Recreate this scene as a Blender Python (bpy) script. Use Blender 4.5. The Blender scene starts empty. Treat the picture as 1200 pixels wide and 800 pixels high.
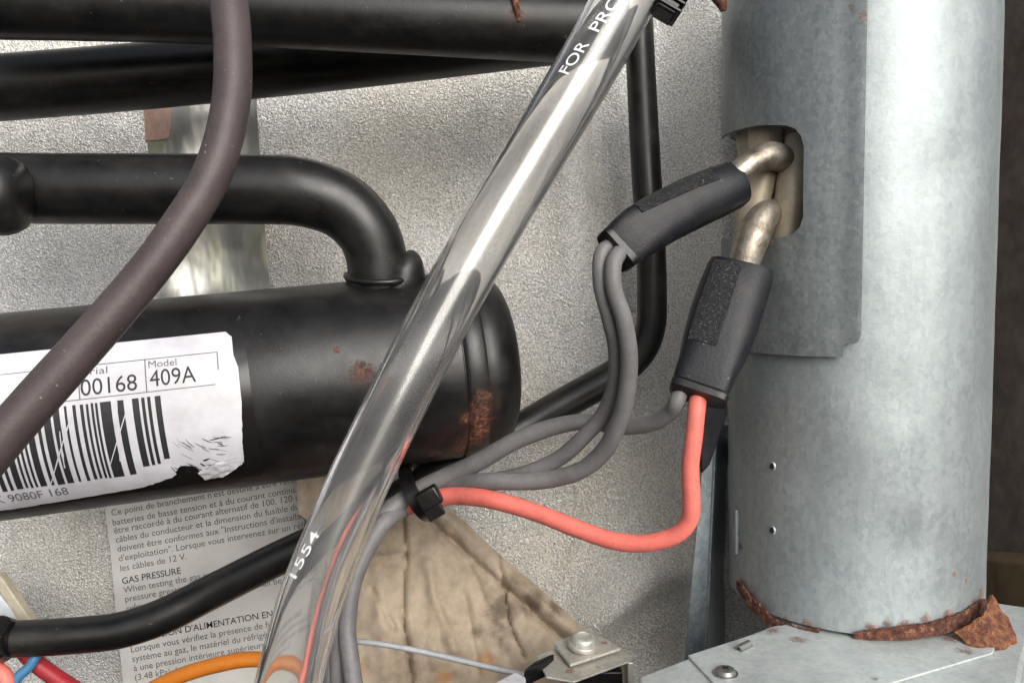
import bpy, bmesh, math, random
from mathutils import Vector, Matrix, noise
from mathutils.geometry import intersect_point_line
R = math.radians
random.seed(7)
scene = bpy.context.scene
COL = scene.collection

# ------------------------------------------------------------------ camera
F_PX, PITCH, CZ = 1039.0, R(5.5), 0.45          # focal length in photo pixels (photo 1200x800)
cam_d = bpy.data.cameras.new("camera")
cam_d.sensor_width = 36.0
cam_d.lens = 36.0 * F_PX / 1200.0
cam_d.clip_start, cam_d.clip_end = 0.01, 50.0
cam = bpy.data.objects.new("camera", cam_d)
COL.objects.link(cam)
ROLL = R(1.2)                                    # the photograph is held slightly askew
_u0, _r0 = Vector((0, math.sin(PITCH), math.cos(PITCH))), Vector((1, 0, 0))
FWD = Vector((0, math.cos(PITCH), -math.sin(PITCH)))
RGT = _r0 * math.cos(ROLL) - _u0 * math.sin(ROLL)
UPV = _u0 * math.cos(ROLL) + _r0 * math.sin(ROLL)
cam.matrix_world = Matrix.Translation((0, 0, CZ)) @ Matrix((RGT, UPV, -FWD)).transposed().to_4x4()
scene.camera = cam

# ------------------------------------------------------------------ sky, sun, exposure
SUN_EL, SUN_AZ = R(29), R(24)                    # sun in front of the open hatch, a little to the right
world = bpy.data.worlds.new("World")
scene.world = world
world.use_nodes = True
wn, wl = world.node_tree.nodes, world.node_tree.links
wn.clear()
w_out = wn.new("ShaderNodeOutputWorld")
w_bg = wn.new("ShaderNodeBackground")
w_hs = wn.new("ShaderNodeHueSaturation")
w_sky = wn.new("ShaderNodeTexSky")
w_sky.sky_type = 'NISHITA'
w_sky.sun_disc = False
w_sky.sun_elevation = SUN_EL
w_sky.sun_rotation = R(180) - SUN_AZ
w_sky.dust_density = 4.0
w_sky.ozone_density = 1.0
w_hs.inputs["Saturation"].default_value = 0.30   # thin cloud: nearly neutral light
wl.new(w_sky.outputs[0], w_hs.inputs["Color"])
wl.new(w_hs.outputs[0], w_bg.inputs["Color"])
w_bg.inputs["Strength"].default_value = 0.10
wl.new(w_bg.outputs[0], w_out.inputs[0])

sun_d = bpy.data.lights.new("sun", 'SUN')
sun_d.energy = 1.95
sun_d.angle = R(48)
sun_d.color = (1.0, 0.965, 0.92)
sun = bpy.data.objects.new("sun", sun_d)
COL.objects.link(sun)
sdir = Vector((math.sin(SUN_AZ) * math.cos(SUN_EL), -math.cos(SUN_AZ) * math.cos(SUN_EL), math.sin(SUN_EL)))
sun.rotation_euler = sdir.to_track_quat('Z', 'Y').to_euler()
sun.location = sdir * 3

vs = scene.view_settings
vs.view_transform = 'Standard'
vs.look = 'None'
vs.exposure = 0.56
vs.gamma = 1.0
vs.use_curve_mapping = False
scene.cycles.max_bounces = 10
scene.cycles.transmission_bounces = 9
scene.cycles.glossy_bounces = 6
scene.cycles.use_denoising = True
scene.cycles.sample_clamp_indirect = 6.0

# ------------------------------------------------------------------ helpers: from photo measurements to metres
CAM = Vector((0, 0, CZ))

def ray(px, py):
    return FWD + RGT * ((px - 600) / F_PX) + UPV * ((400 - py) / F_PX)
def P(px, py, Y):
    d = ray(px, py)
    return CAM + d * (Y / d.y)
def PZ(px, py, z):
    d = ray(px, py)
    return CAM + d * ((z - CZ) / d.z)
def S(px_len, pt):
    return px_len * (pt - CAM).dot(FWD) / F_PX
def cyl_hit(px, py, cx, cy, r):
    """first hit of the sight line with the vertical cylinder (cx, cy, r): angle, z"""
    d = ray(px, py)
    a = d.x * d.x + d.y * d.y
    b = -2 * (d.x * cx + d.y * cy)
    c = cx * cx + cy * cy - r * r
    D = b * b - 4 * a * c
    t = -b / (2 * a) if D < 0 else (-b - math.sqrt(D)) / (2 * a)
    p = CAM + d * t
    return math.atan2(p.x - cx, -(p.y - cy)), p.z      # angle 0 faces the camera side (-Y), + to the right

def smooth(a, b, x):
    t = max(0.0, min(1.0, (x - a) / (b - a)))
    return t * t * (3 - 2 * t)
def seg_dist(p, a, b):
    q, t = intersect_point_line(Vector((p[0], p[1], 0)), Vector((a[0], a[1], 0)), Vector((b[0], b[1], 0)))
    t = max(0, min(1, t))
    c = Vector((a[0], a[1], 0)).lerp(Vector((b[0], b[1], 0)), t)
    side = (b[0] - a[0]) * (p[1] - a[1]) - (b[1] - a[1]) * (p[0] - a[0])
    return (Vector((p[0], p[1], 0)) - c).length, (1 if side > 0 else -1), t
def fbm(p, o=4):
    return noise.fractal(Vector(p), 1.0, 2.0, o)

# ------------------------------------------------------------------ helpers: objects
def thing(name, base, label, cat, group=None):
    o = bpy.data.objects.new(name, None)
    o.empty_display_size = 0.01
    COL.objects.link(o)
    o.location = base
    tag(o, label, cat, group)
    return o
def tag(o, label=None, cat=None, group=None, kind=None):
    if label: o["label"] = label
    if cat: o["category"] = cat
    if group: o["group"] = group
    if kind: o["kind"] = kind
    return o
def world_loc(o):
    l = Vector(o.location)
    while o.parent:
        o = o.parent
        l += Vector(o.location)
    return l
def link_mesh(name, me, mat, parent=None, smooth_on=True, angle=40, solid=0, bevel=0, solid_off=0):
    """mesh in world coordinates -> object with its origin at the base of its bounding box"""
    xs = [v.co.copy() for v in me.vertices]
    c = Vector(((min(v.x for v in xs) + max(v.x for v in xs)) / 2,
                (min(v.y for v in xs) + max(v.y for v in xs)) / 2, min(v.z for v in xs)))
    me.transform(Matrix.Translation(-c))
    o = bpy.data.objects.new(name, me)
    COL.objects.link(o)
    if parent:
        o.parent = parent
        o.location = c - world_loc(parent)
    else:
        o.location = c
    for m in (mat if isinstance(mat, (list, tuple)) else [mat]):
        me.materials.append(m)
    if solid:
        thicken(me, solid, solid_off)
    if smooth_on:
        for p in me.polygons: p.use_smooth = True
        me.set_sharp_from_angle(angle=R(angle))
    if bevel:
        md = o.modifiers.new("bevel", 'BEVEL'); md.width = bevel; md.segments = 2; md.limit_method = 'ANGLE'
    return o
def thicken(me, th, off):
    """give an open sheet real thickness, rim included"""
    bm = bmesh.new(); bm.from_mesh(me)
    bm.normal_update()
    vs0 = list(bm.verts)
    nrm = [v.normal.copy() for v in vs0]
    fs0 = list(bm.faces)
    be = [e for e in bm.edges if len(e.link_faces) == 1]
    back = [bm.verts.new(v.co - n * th * (1 - off) / 2) for v, n in zip(vs0, nrm)]
    idx = {v: i for i, v in enumerate(vs0)}
    for f in fs0:
        bm.faces.new([back[idx[v]] for v in reversed(f.verts)])
    for e in be:
        a, b = e.verts
        l = e.link_faces[0]
        for lp in l.loops:
            if lp.edge == e: a, b = lp.vert, lp.link_loop_next.vert
        bm.faces.new((b, a, back[idx[a]], back[idx[b]]))
    for v, n in zip(vs0, nrm): v.co += n * th * (1 + off) / 2
    bm.to_mesh(me); bm.free()
def from_bm(name, bm, *a, **k):
    bmesh.ops.recalc_face_normals(bm, faces=bm.faces)
    me = bpy.data.meshes.new(name)
    bm.to_mesh(me); bm.free()
    return link_mesh(name, me, *a, **k)
def from_py(name, vs_, fs_, *a, **k):
    me = bpy.data.meshes.new(name)
    me.from_pydata([tuple(v) for v in vs_], [], fs_)
    me.update()
    return link_mesh(name, me, *a, **k)

def catmull(pts, n=10):
    """pts: list of (Vector, radius); returns a dense list"""
    out = []
    m = len(pts)
    for i in range(m - 1):
        p0, p1, p2, p3 = pts[max(i - 1, 0)], pts[i], pts[i + 1], pts[min(i + 2, m - 1)]
        for k in range(n):
            t = k / n
            def f(a, b, c, d):
                return 0.5 * ((2 * b) + (c - a) * t + (2 * a - 5 * b + 4 * c - d) * t * t + (3 * b - a - 3 * c + d) * t * t * t)
            out.append((f(p0[0], p1[0], p2[0], p3[0]), f(p0[1], p1[1], p2[1], p3[1])))
    out.append(pts[-1])
    return out
def frames(path):
    """parallel-transport frames along [(pos, r)]"""
    fr = []
    n = len(path)
    t = (path[1][0] - path[0][0]).normalized()
    ref = Vector((0, 0, 1)) if abs(t.z) < 0.9 else Vector((0, -1, 0))
    nrm = (ref - t * ref.dot(t)).normalized()
    for i in range(n):
        a, b = path[max(i - 1, 0)][0], path[min(i + 1, n - 1)][0]
        t2 = (b - a).normalized()
        nrm = t.rotation_difference(t2) @ nrm
        nrm = (nrm - t2 * nrm.dot(t2)).normalized()
        t = t2
        fr.append((path[i][0], path[i][1], t, nrm, t.cross(nrm)))
    return fr
def tube_geo(path, sides=28, caps=True, wob=0.0, inner=0.0):
    fr = frames(path)
    vs_, fs_ = [], []
    for i, (p, r, t, n, b) in enumerate(fr):
        for k in range(sides):
            a = 2 * math.pi * k / sides
            d = n * math.cos(a) + b * math.sin(a)
            w = 1 + (wob * fbm(((p + d * r) * 60), 2) if wob else 0)
            vs_.append(p + d * r * w)
    m = len(fr)
    for i in range(m - 1):
        for k in range(sides):
            k2 = (k + 1) % sides
            fs_.append((i * sides + k, i * sides + k2, (i + 1) * sides + k2, (i + 1) * sides + k))
    if inner:
        off = len(vs_)
        for (p, r, t, n, b) in fr:
            for k in range(sides):
                a = 2 * math.pi * k / sides
                vs_.append(p + (n * math.cos(a) + b * math.sin(a)) * r * inner)
        for i in range(m - 1):
            for k in range(sides):
                k2 = (k + 1) % sides
                fs_.append((off + i * sides + k, off + (i + 1) * sides + k, off + (i + 1) * sides + k2, off + i * sides + k2))
        for k in range(sides):
            k2 = (k + 1) % sides
            fs_.append((k2, k, off + k, off + k2))
            e = (m - 1) * sides
            fs_.append((e + k, e + k2, off + e + k2, off + e + k))
    elif caps:
        fs_.append(tuple(reversed(range(sides))))
        fs_.append(tuple((m - 1) * sides + k for k in range(sides)))
    return vs_, fs_
def pxpath(pts, n=10):
    """pts: (px, py, Y, radius in photo px)"""
    l = []
    for (x, y, Y, r) in pts:
        p = P(x, y, Y)
        l.append((p, S(r, p)))
    return catmull(l, n)
def tube(name, pts, mat, parent=None, sides=28, n=10, wob=0.0, const=None):
    pa = pxpath(pts, n)
    if const: pa = [(p, const) for p, r in pa]
    vs_, fs_ = tube_geo(pa, sides, True, wob)
    return from_py(name, vs_, fs_, mat, parent, angle=50)
def lathe_axis(profile, A, B, sides=64):
    """profile: (s in metres from A along AB, radius)"""
    t = (B - A).normalized()
    up_ = Vector((0, 0, 1)) if abs(t.z) < 0.95 else Vector((1, 0, 0))
    n = (up_ - t * t.dot(up_)).normalized()
    b = t.cross(n)
    vs_, fs_ = [], []
    for (s, r) in profile:
        for k in range(sides):
            a = 2 * math.pi * k / sides
            vs_.append(A + t * s + (n * math.cos(a) + b * math.sin(a)) * max(r, 1e-5))
    m = len(profile)
    for i in range(m - 1):
        for k in range(sides):
            k2 = (k + 1) % sides
            fs_.append((i * sides + k, i * sides + k2, (i + 1) * sides + k2, (i + 1) * sides + k))
    fs_.append(tuple(reversed(range(sides))))
    fs_.append(tuple((m - 1) * sides + k for k in range(sides)))
    return vs_, fs_
def box_bm(bm, o, ux, uy, uz, sx, sy, sz):
    """box centred at o with unit axes and full sizes"""
    v = []
    for i in (-.5, .5):
        for j in (-.5, .5):
            for k in (-.5, .5):
                v.append(bm.verts.new(o + ux * (i * sx) + uy * (j * sy) + uz * (k * sz)))
    for f in ((0, 1, 3, 2), (4, 6, 7, 5), (0, 4, 5, 1), (2, 3, 7, 6), (0, 2, 6, 4), (1, 5, 7, 3)):
        bm.faces.new([v[i] for i in f])
def prism(name, top_pts, offs, mat, parent=None, **k):
    """closed polygon (world pts) extruded by vector offs"""
    bm = bmesh.new()
    a = [bm.verts.new(p) for p in top_pts]
    b = [bm.verts.new(p + offs) for p in top_pts]
    bm.faces.new(a); bm.faces.new(list(reversed(b)))
    n = len(a)
    for i in range(n):
        bm.faces.new((a[i], b[i], b[(i + 1) % n], a[(i + 1) % n]))
    return from_bm(name, bm, mat, parent, **k)
def poly_sheet(outline, step_u=None, step_v=None, holes=()):
    """flat 2-D polygon cut by a grid of lines: returns bmesh with (u, v, 0) verts"""
    bm = bmesh.new()
    edges = []
    for loop in [outline] + list(holes):
        v = [bm.verts.new((x, y, 0)) for x, y in loop]
        for i in range(len(v)):
            edges.append(bm.edges.new((v[i], v[(i + 1) % len(v)])))
    bmesh.ops.triangle_fill(bm, use_beauty=True, use_dissolve=False, edges=edges)
    us = [p[0] for p in outline]; vs2 = [p[1] for p in outline]
    for step, lo, hi, nv in ((step_u, min(us), max(us), (1, 0, 0)), (step_v, min(vs2), max(vs2), (0, 1, 0))):
        if not step: continue
        x = math.floor(lo / step) * step + step
        while x < hi - step * 0.02:
            co = (x, 0, 0) if nv[0] else (0, x, 0)
            bmesh.ops.bisect_plane(bm, geom=bm.verts[:] + bm.edges[:] + bm.faces[:], plane_co=co, plane_no=nv, dist=step * 0.001)
            x += step
    return bm
def map_bm(bm, fn):
    for v in bm.verts:
        v.co = fn(v.co.x, v.co.y)
    return bm
def rough_line(pts, step, amp, seed=0):
    """subdivide an open poly-line and jitter it"""
    rnd = random.Random(seed)
    out = []
    for i in range(len(pts) - 1):
        a, b = Vector(pts[i]), Vector(pts[i + 1])
        L = (b - a).length
        n = max(1, int(L / step))
        nn = Vector((-(b - a).y, (b - a).x)).normalized() if L else Vector((0, 0))
        for k in range(n):
            q = a.lerp(b, k / n)
            if k: q = q + nn * amp * rnd.uniform(-1, 1)
            out.append((q.x, q.y))
    out.append(tuple(pts[-1]))
    return out
_tc = {}
def text_flat(s, bold=False, cut=0.0):
    """glyph mesh in em units, lower-left at 0,0: (verts, faces, width)"""
    key = (s, bold, cut)
    if key in _tc: return _tc[key]
    cu = bpy.data.curves.new("glyphs", 'FONT')
    cu.body = s
    cu.size = 1.0
    cu.resolution_u = 4
    if bold: cu.offset = 0.004
    ob = bpy.data.objects.new("glyphs", cu)
    COL.objects.link(ob)
    dg = bpy.context.evaluated_depsgraph_get()
    me = ob.evaluated_get(dg).to_mesh()
    bm = bmesh.new(); bm.from_mesh(me)
    if cut:
        y = -0.3
        while y < 1.0:
            bmesh.ops.bisect_plane(bm, geom=bm.verts[:] + bm.edges[:] + bm.faces[:], plane_co=(0, y, 0), plane_no=(0, 1, 0), dist=1e-5)
            y += cut
    bm.verts.index_update()
    v = [(q.co.x, q.co.y) for q in bm.verts]
    f = [tuple(q.index for q in p.verts) for p in bm.faces]
    bm.free()
    ob.evaluated_get(dg).to_mesh_clear()
    bpy.data.objects.remove(ob)
    bpy.data.curves.remove(cu)
    x0 = min(q[0] for q in v) if v else 0
    w = (max(q[0] for q in v) - x0) if v else 0
    _tc[key] = ([(a - x0, b) for a, b in v], f, w)
    return _tc[key]
def add_text(V, Fc, s, fn, bold=False, cut=0.0):
    """append glyphs of s, each vertex (x, y in em) through fn(x, y, width)"""
    v, f, w = text_flat(s, bold, cut)
    o = len(V)
    V += [fn(a, b, w) for a, b in v]
    Fc += [tuple(o + i for i in q) for q in f]

# ------------------------------------------------------------------ materials
class NT:
    def __init__(s, name):
        s.m = bpy.data.materials.new(name)
        s.m.use_nodes = True
        s.t = s.m.node_tree
        s.t.nodes.clear()
        s.out = s.n("ShaderNodeOutputMaterial")
        s.b = s.n("ShaderNodeBsdfPrincipled")
        s.l(s.b.outputs[0], s.out.inputs[0])
        s.pos = s.n("ShaderNodeNewGeometry").outputs["Position"]
    def n(s, t, **k):
        x = s.t.nodes.new(t)
        for a, v in k.items(): setattr(x, a, v)
        return x
    def l(s, a, b): s.t.links.new(a, b)
    def set(s, **k):
        for a, v in k.items():
            i = s.b.inputs[a.replace("_", " ")]
            if hasattr(v, "links"): s.l(v, i)
            else: i.default_value = v if not (isinstance(v, tuple) and len(v) == 3) else (*v, 1)
        return s
    def noise(s, scale, detail=4, rough=0.6, vec=None, dist=0.0):
        x = s.n("ShaderNodeTexNoise")
        x.inputs["Scale"].default_value = scale
        x.inputs["Detail"].default_value = detail
        x.inputs["Roughness"].default_value = rough
        x.inputs["Distortion"].default_value = dist
        s.l(vec if vec is not None else s.pos, x.inputs["Vector"])
        return x.outputs["Fac"]
    def voro(s, scale, vec=None, feature='F1', out="Distance"):
        x = s.n("ShaderNodeTexVoronoi", feature=feature)
        x.inputs["Scale"].default_value = scale
        s.l(vec if vec is not None else s.pos, x.inputs["Vector"])
        return x.outputs[out]
    def scale_vec(s, v):
        x = s.n("ShaderNodeVectorMath", operation='MULTIPLY')
        s.l(s.pos, x.inputs[0]); x.inputs[1].default_value = v
        return x.outputs[0]
    def ramp(s, fac, stops, interp='LINEAR'):
        x = s.n("ShaderNodeValToRGB")
        x.color_ramp.interpolation = interp
        e = x.color_ramp.elements
        while len(e) < len(stops): e.new(0.5)
        for el, (p, c) in zip(e, stops):
            el.position = p
            el.color = (c, c, c, 1) if not isinstance(c, tuple) else (*c, 1)
        s.l(fac, x.inputs[0])
        return x.outputs[0]
    def math(s, op, a, b=None, clamp=False):
        x = s.n("ShaderNodeMath", operation=op, use_clamp=clamp)
        for i, v in enumerate((a, b)):
            if v is None: continue
            if hasattr(v, "links"): s.l(v, x.inputs[i])
            else: x.inputs[i].default_value = v
        return x.outputs[0]
    def mix(s, fac, a, b):
        x = s.n("ShaderNodeMix", data_type='RGBA')
        for i, v in ((0, fac), (6, a), (7, b)):
            if hasattr(v, "links"): s.l(v, x.inputs[i])
            else: x.inputs[i].default_value = v if i == 0 else (*v, 1)
        return x.outputs[2]
    def bump(s, h, strength=0.5, dist=0.001, prev=None):
        x = s.n("ShaderNodeBump")
        x.inputs["Strength"].default_value = strength
        x.inputs["Distance"].default_value = dist
        s.l(h, x.inputs["Height"])
        if prev is not None: s.l(prev, x.inputs["Normal"])
        return x.outputs[0]
    def spots(s, pts, ragged=0.6, nscale=160):
        """mask of stains at given places on the thing: pts = (Vector, radius)"""
        nz = s.noise(nscale, 9, 0.78)
        tot = None
        for c, r in pts:
            d = s.n("ShaderNodeVectorMath", operation='DISTANCE')
            s.l(s.pos, d.inputs[0]); d.inputs[1].default_value = c
            q = s.math('DIVIDE', d.outputs["Value"], r)
            q = s.math('ADD', q, s.math('MULTIPLY', s.math('SUBTRACT', nz, 0.5), ragged * 4))
            mr = s.n("ShaderNodeMapRange", interpolation_type='SMOOTHSTEP')
            s.l(q, mr.inputs[0])
            mr.inputs[1].default_value = 0.25; mr.inputs[2].default_value = 1.25
            mr.inputs[3].default_value = 1.0; mr.inputs[4].default_value = 0.0
            tot = mr.outputs[0] if tot is None else s.math('MAXIMUM', tot, mr.outputs[0])
        return tot
    def rust_col(s, sc=1.0):
        n1 = s.noise(220 * sc, 6, 0.75)
        return s.ramp(n1, [(0.30, (0.022, 0.010, 0.009)), (0.43, (0.085, 0.030, 0.022)), (0.54, (0.17, 0.060, 0.033)),
                           (0.64, (0.34, 0.13, 0.045)), (0.74, (0.27, 0.165, 0.135))])

def black_paint(name, rust=(), base=0.0045, rough=0.34, dust=0.35):
    m = NT(name)
    n1, n2 = m.noise(70, 5, 0.65), m.noise(900, 2, 0.5)
    col = m.ramp(n1, [(0.35, (base, base, base * 1.06)), (0.75, (base * 2.2, base * 2.1, base * 2.1))])
    specks = m.ramp(m.noise(430, 2, 0.4), [(0.735, 0.0), (0.77, 1.0)])
    col = m.mix(m.math('MULTIPLY', specks, dust), col, (0.16, 0.15, 0.14))
    smear = m.ramp(m.noise(24, 6, 0.7, vec=m.scale_vec((0.5, 1, 1))), [(0.48, 0.0), (0.75, 1.0)])   # dry dust film
    col = m.mix(m.math('MULTIPLY', smear, 0.16), col, (0.14, 0.115, 0.09))
    rg = m.math('ADD', m.ramp(n1, [(0.3, rough - 0.05), (0.7, rough + 0.10)]), m.math('MULTIPLY', smear, 0.15))
    h = m.math('ADD', m.math('MULTIPLY', n2, 0.25), m.math('MULTIPLY', n1, 0.4))
    if rust:
        k = m.math('MULTIPLY', m.spots(rust, 0.75, 330), m.ramp(m.noise(850, 4, 0.7), [(0.40, 0.15), (0.56, 1.0)]))
        halo = m.spots([(c, r * 1.7) for c, r in rust], 0.8, 90)
        col = m.mix(m.math('MULTIPLY', halo, 0.55), col, (0.040, 0.022, 0.015))
        col = m.mix(m.math('MULTIPLY', k, 0.85), col, m.rust_col(1.6))
        rg = m.mix(k, rg, (0.85, 0.85, 0.85))
        h = m.math('ADD', h, m.math('MULTIPLY', m.math('MULTIPLY', k, m.noise(500, 4, 0.7)), 1.3))
    m.set(Base_Color=col, Roughness=rg, Normal=m.bump(h, 0.4, 0.00045))
    m.b.inputs["Specular IOR Level"].default_value = 0.5
    return m.m
def galv(name, lo=(0.305, 0.343, 0.352), hi=(0.43, 0.475, 0.477), rough=0.53, metal=0.68, rust=(), spang=480):
    m = NT(name)
    cell = m.voro(spang, out="Color", vec=m.scale_vec((1, 1, 0.7)))
    sp = m.n("ShaderNodeSeparateColor"); m.l(cell, sp.inputs[0])
    streak = m.noise(60, 6, 0.65, vec=m.scale_vec((1, 1, 0.06)))  # vertical streaks, weighted to paint reflection bands into the colour
    blot = m.noise(34, 5, 0.65)
    fine = m.noise(620, 4, 0.75)
    f = m.math('ADD', m.math('MULTIPLY', sp.outputs[0], 0.12), m.math('MULTIPLY', streak, 0.42))
    f = m.math('ADD', f, m.math('MULTIPLY', blot, 0.22))
    f = m.math('ADD', f, m.math('MULTIPLY', fine, 0.24))
    col = m.ramp(f, [(0.38, lo), (0.64, hi)])
    oxide = m.ramp(m.noise(300, 4, 0.7), [(0.62, 0.0), (0.72, 1.0)])
    col = m.mix(m.math('MULTIPLY', oxide, 0.35), col, (0.47, 0.49, 0.49))
    rg = m.math('ADD', rough - 0.12, m.math('MULTIPLY', f, 0.24))
    mt = m.math('SUBTRACT', metal, m.math('MULTIPLY', oxide, 0.25))
    h = m.math('ADD', m.math('MULTIPLY', fine, 0.4), m.math('MULTIPLY', blot, 0.9))
    if rust:
        k = m.math('MULTIPLY', m.spots(rust, 0.9, 260), 0.8)
        col = m.mix(k, col, m.rust_col())
        mt = m.math('MULTIPLY', mt, m.math('SUBTRACT', 1.0, k))
        rg = m.math('MAXIMUM', rg, m.math('MULTIPLY', k, 0.85))
        h = m.math('ADD', h, m.math('MULTIPLY', m.math('MULTIPLY', k, m.noise(600, 4, 0.7)), 1.5))
    m.set(Base_Color=col, Roughness=rg, Metallic=mt, Normal=m.bump(h, 0.3, 0.0006))
    return m.m
def rubber(name, col, rough=0.55, var=0.35, fine=700, dust=0.4, bumpd=0.0004, spec=0.4):
    m = NT(name)
    n1, n2 = m.noise(60, 5, 0.6), m.noise(fine, 3, 0.6)
    c = m.ramp(m.math('ADD', m.math('MULTIPLY', n1, 0.7), m.math('MULTIPLY', n2, 0.3)),
               [(0.3, tuple(x * (1 - var) for x in col)), (0.7, tuple(x * (1 + var) for x in col))])
    gr = m.ramp(m.noise(85, 6, 0.7), [(0.50, 0.0), (0.68, 1.0)])
    c = m.mix(m.math('MULTIPLY', gr, 0.28), c, (0.05, 0.04, 0.034))
    sp = m.ramp(m.noise(380, 2, 0.4), [(0.73, 0.0), (0.77, 1.0)])
    c = m.mix(m.math('MULTIPLY', sp, dust), c, (0.36, 0.34, 0.33))
    m.set(Base_Color=c, Roughness=rough, Normal=m.bump(n2, 0.35, bumpd))
    m.b.inputs["Specular IOR Level"].default_value = spec
    return m.m
def rust_mat(name):
    m = NT(name)
    h = m.math('ADD', m.noise(450, 6, 0.75), m.noise(120, 4, 0.6))
    flake = m.ramp(m.noise(330, 5, 0.7), [(0.58, 0.0), (0.66, 1.0)])
    col = m.mix(m.math('MULTIPLY', flake, 0.55), m.rust_col(1.5), (0.34, 0.27, 0.25))
    m.set(Base_Color=col, Roughness=0.85, Normal=m.bump(h, 1.0, 0.0022))
    return m.m
def plain(name, col, rough=0.5, metal=0.0, bumps=0.0):
    m = NT(name)
    n = m.noise(240, 4, 0.6)
    c = m.ramp(n, [(0.3, tuple(x * 0.82 for x in col)), (0.7, tuple(min(1, x * 1.12) for x in col))])
    m.set(Base_Color=c, Roughness=rough, Metallic=metal)
    if bumps: m.set(Normal=m.bump(n, 0.4, bumps))
    return m.m

def foil_mat():
    m = NT("embossed_foil")
    g1 = m.noise(640, 2, 0.6, dist=0.8)
    g2 = m.noise(1400, 2, 0.5)
    big = m.noise(8, 4, 0.6)
    mid = m.noise(45, 4, 0.6)
    drip = m.noise(26, 5, 0.65, vec=m.scale_vec((1, 1, 0.18)))
    h = m.math('ADD', m.math('MULTIPLY', g1, 1.0), m.math('MULTIPLY', g2, 0.4))
    col = m.ramp(big, [(0.36, (0.84, 0.84, 0.845)), (0.50, (0.95, 0.93, 0.88)), (0.66, (0.96, 0.91, 0.81))])
    grain_tone = m.ramp(m.noise(820, 3, 0.65), [(0.45, 0.0), (0.58, 1.0)])       # emboss grain: its light and dark speckle painted into the colour
    col = m.mix(m.math('MULTIPLY', grain_tone, 0.72), col, (0.52, 0.51, 0.49))
    col = m.mix(m.math('MULTIPLY', m.ramp(drip, [(0.55, 0.0), (0.72, 1.0)]), 0.35), col, (0.50, 0.43, 0.33))
    rg = m.ramp(mid, [(0.3, 0.36), (0.7, 0.50)])
    m.set(Base_Color=col, Metallic=0.55, Roughness=rg, Normal=m.bump(h, 1.0, 0.0018))
    return m.m

def stained_tube():
    m = NT("dull_nickel_tube")
    n1, n2 = m.noise(90, 5, 0.7), m.noise(500, 4, 0.7)
    m.set(Base_Color=m.ramp(n1, [(0.32, (0.14, 0.115, 0.09)), (0.52, (0.33, 0.295, 0.24)), (0.72, (0.48, 0.44, 0.37))]), Metallic=0.8,
          Roughness=m.ramp(n2, [(0.3, 0.32), (0.7, 0.55)]), Normal=m.bump(n2, 0.4, 0.0006))
    return m.m
M = {}
M["foil"] = foil_mat()
M["black"] = black_paint("black_enamel")
M["rust"] = rust_mat("rusted_steel")
m = NT("orange_flaking_rust")
n1 = m.noise(260, 6, 0.75)
m.set(Base_Color=m.ramp(n1, [(0.32, (0.07, 0.025, 0.018)), (0.45, (0.17, 0.062, 0.038)), (0.55, (0.31, 0.125, 0.062)), (0.65, (0.48, 0.22, 0.075)), (0.75, (0.38, 0.22, 0.17))]), Roughness=0.85, Normal=m.bump(m.math('ADD', n1, m.noise(700, 4, 0.7)), 1.0, 0.0024))
M["rust_orange"] = m.m
M["grey_wire"] = rubber("grey_wire_insulation", (0.150, 0.146, 0.147), 0.5, 0.25, dust=0.3)
M["red_wire"] = rubber("faded_red_wire_insulation", (0.70, 0.165, 0.13), 0.5, 0.14, dust=0.25)
M["deep_red"] = rubber("red_wire_insulation", (0.30, 0.018, 0.025), 0.4, 0.12, dust=0.05)
M["blue"] = rubber("blue_wire_insulation", (0.045, 0.16, 0.30), 0.45, 0.12, dust=0.05)
M["orange"] = rubber("orange_wire_insulation", (0.50, 0.155, 0.015), 0.45, 0.12, dust=0.05)
M["hose"] = rubber("brown_grey_rubber", (0.062, 0.047, 0.048), 0.5, 0.3, dust=0.5)
M["boot"] = rubber("black_rubber_boot", (0.008, 0.009, 0.0125), 0.46, 0.4, dust=0.2, spec=0.3)
M["tie"] = rubber("black_nylon", (0.005, 0.005, 0.0055), 0.35, 0.3, dust=0.1)
M["paint_white"] = plain("white_print", (0.75, 0.76, 0.78), 0.6)
M["ink"] = plain("black_ink", (0.02, 0.02, 0.022), 0.6)
M["grey_ink"] = plain("grey_ink", (0.12, 0.12, 0.13), 0.6)
M["brass"] = stained_tube()

# ================================================================== SETTING
# ------------------------------------------------------------------ foil-faced back wall
WALL_Y = 0.53
def wall_disp(px, py):
    """relief of the foil blanket towards the viewer (metres)"""
    d = 0.0022 * fbm((px / 150, py / 150, 3.1), 3) + 0.0007 * fbm((px / 36, py / 36, 9.0), 2)
    d += 0.040 * smooth(752, 835, px) ** 1.2                            # turned forward beside the flue so it darkens: shade put into the shape
    d += 0.0065 * math.exp(-((px - 668) / 20) ** 2) * smooth(420, 200, py)   # soft vertical pleats
    d -= 0.0060 * math.exp(-((px - 703) / 13) ** 2) * smooth(380, 150, py)
    q, sd, t = seg_dist((px, py), (728, 530), (640, 720))                 # sharp fold low on the right
    if 0 < t < 1 or py > 500:
        f = smooth(470, 560, py)
        if sd < 0: d += 0.00034 * min(q, 55) * f  # right of the fold sloped forward so that side falls darker
        d += 0.0040 * math.exp(-(q / 8) ** 2) * f
    q, sd, t = seg_dist((px, py), (640, 748), (800, 628))                 # bright diagonal pleat
    d += 0.0125 * math.exp(-(q / 21) ** 2) * smooth(500, 600, py)
    return d
bm = bmesh.new()
NX, NY = 190, 130
gv = []
for j in range(NY + 1):
    row = []
    for i in range(NX + 1):
        x, y = -140 + (1010 + 140) * i / NX, -110 + 1030 * j / NY
        row.append(bm.verts.new(P(x, y, WALL_Y) - Vector((0, wall_disp(x, y), 0))))
    gv.append(row)
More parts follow.
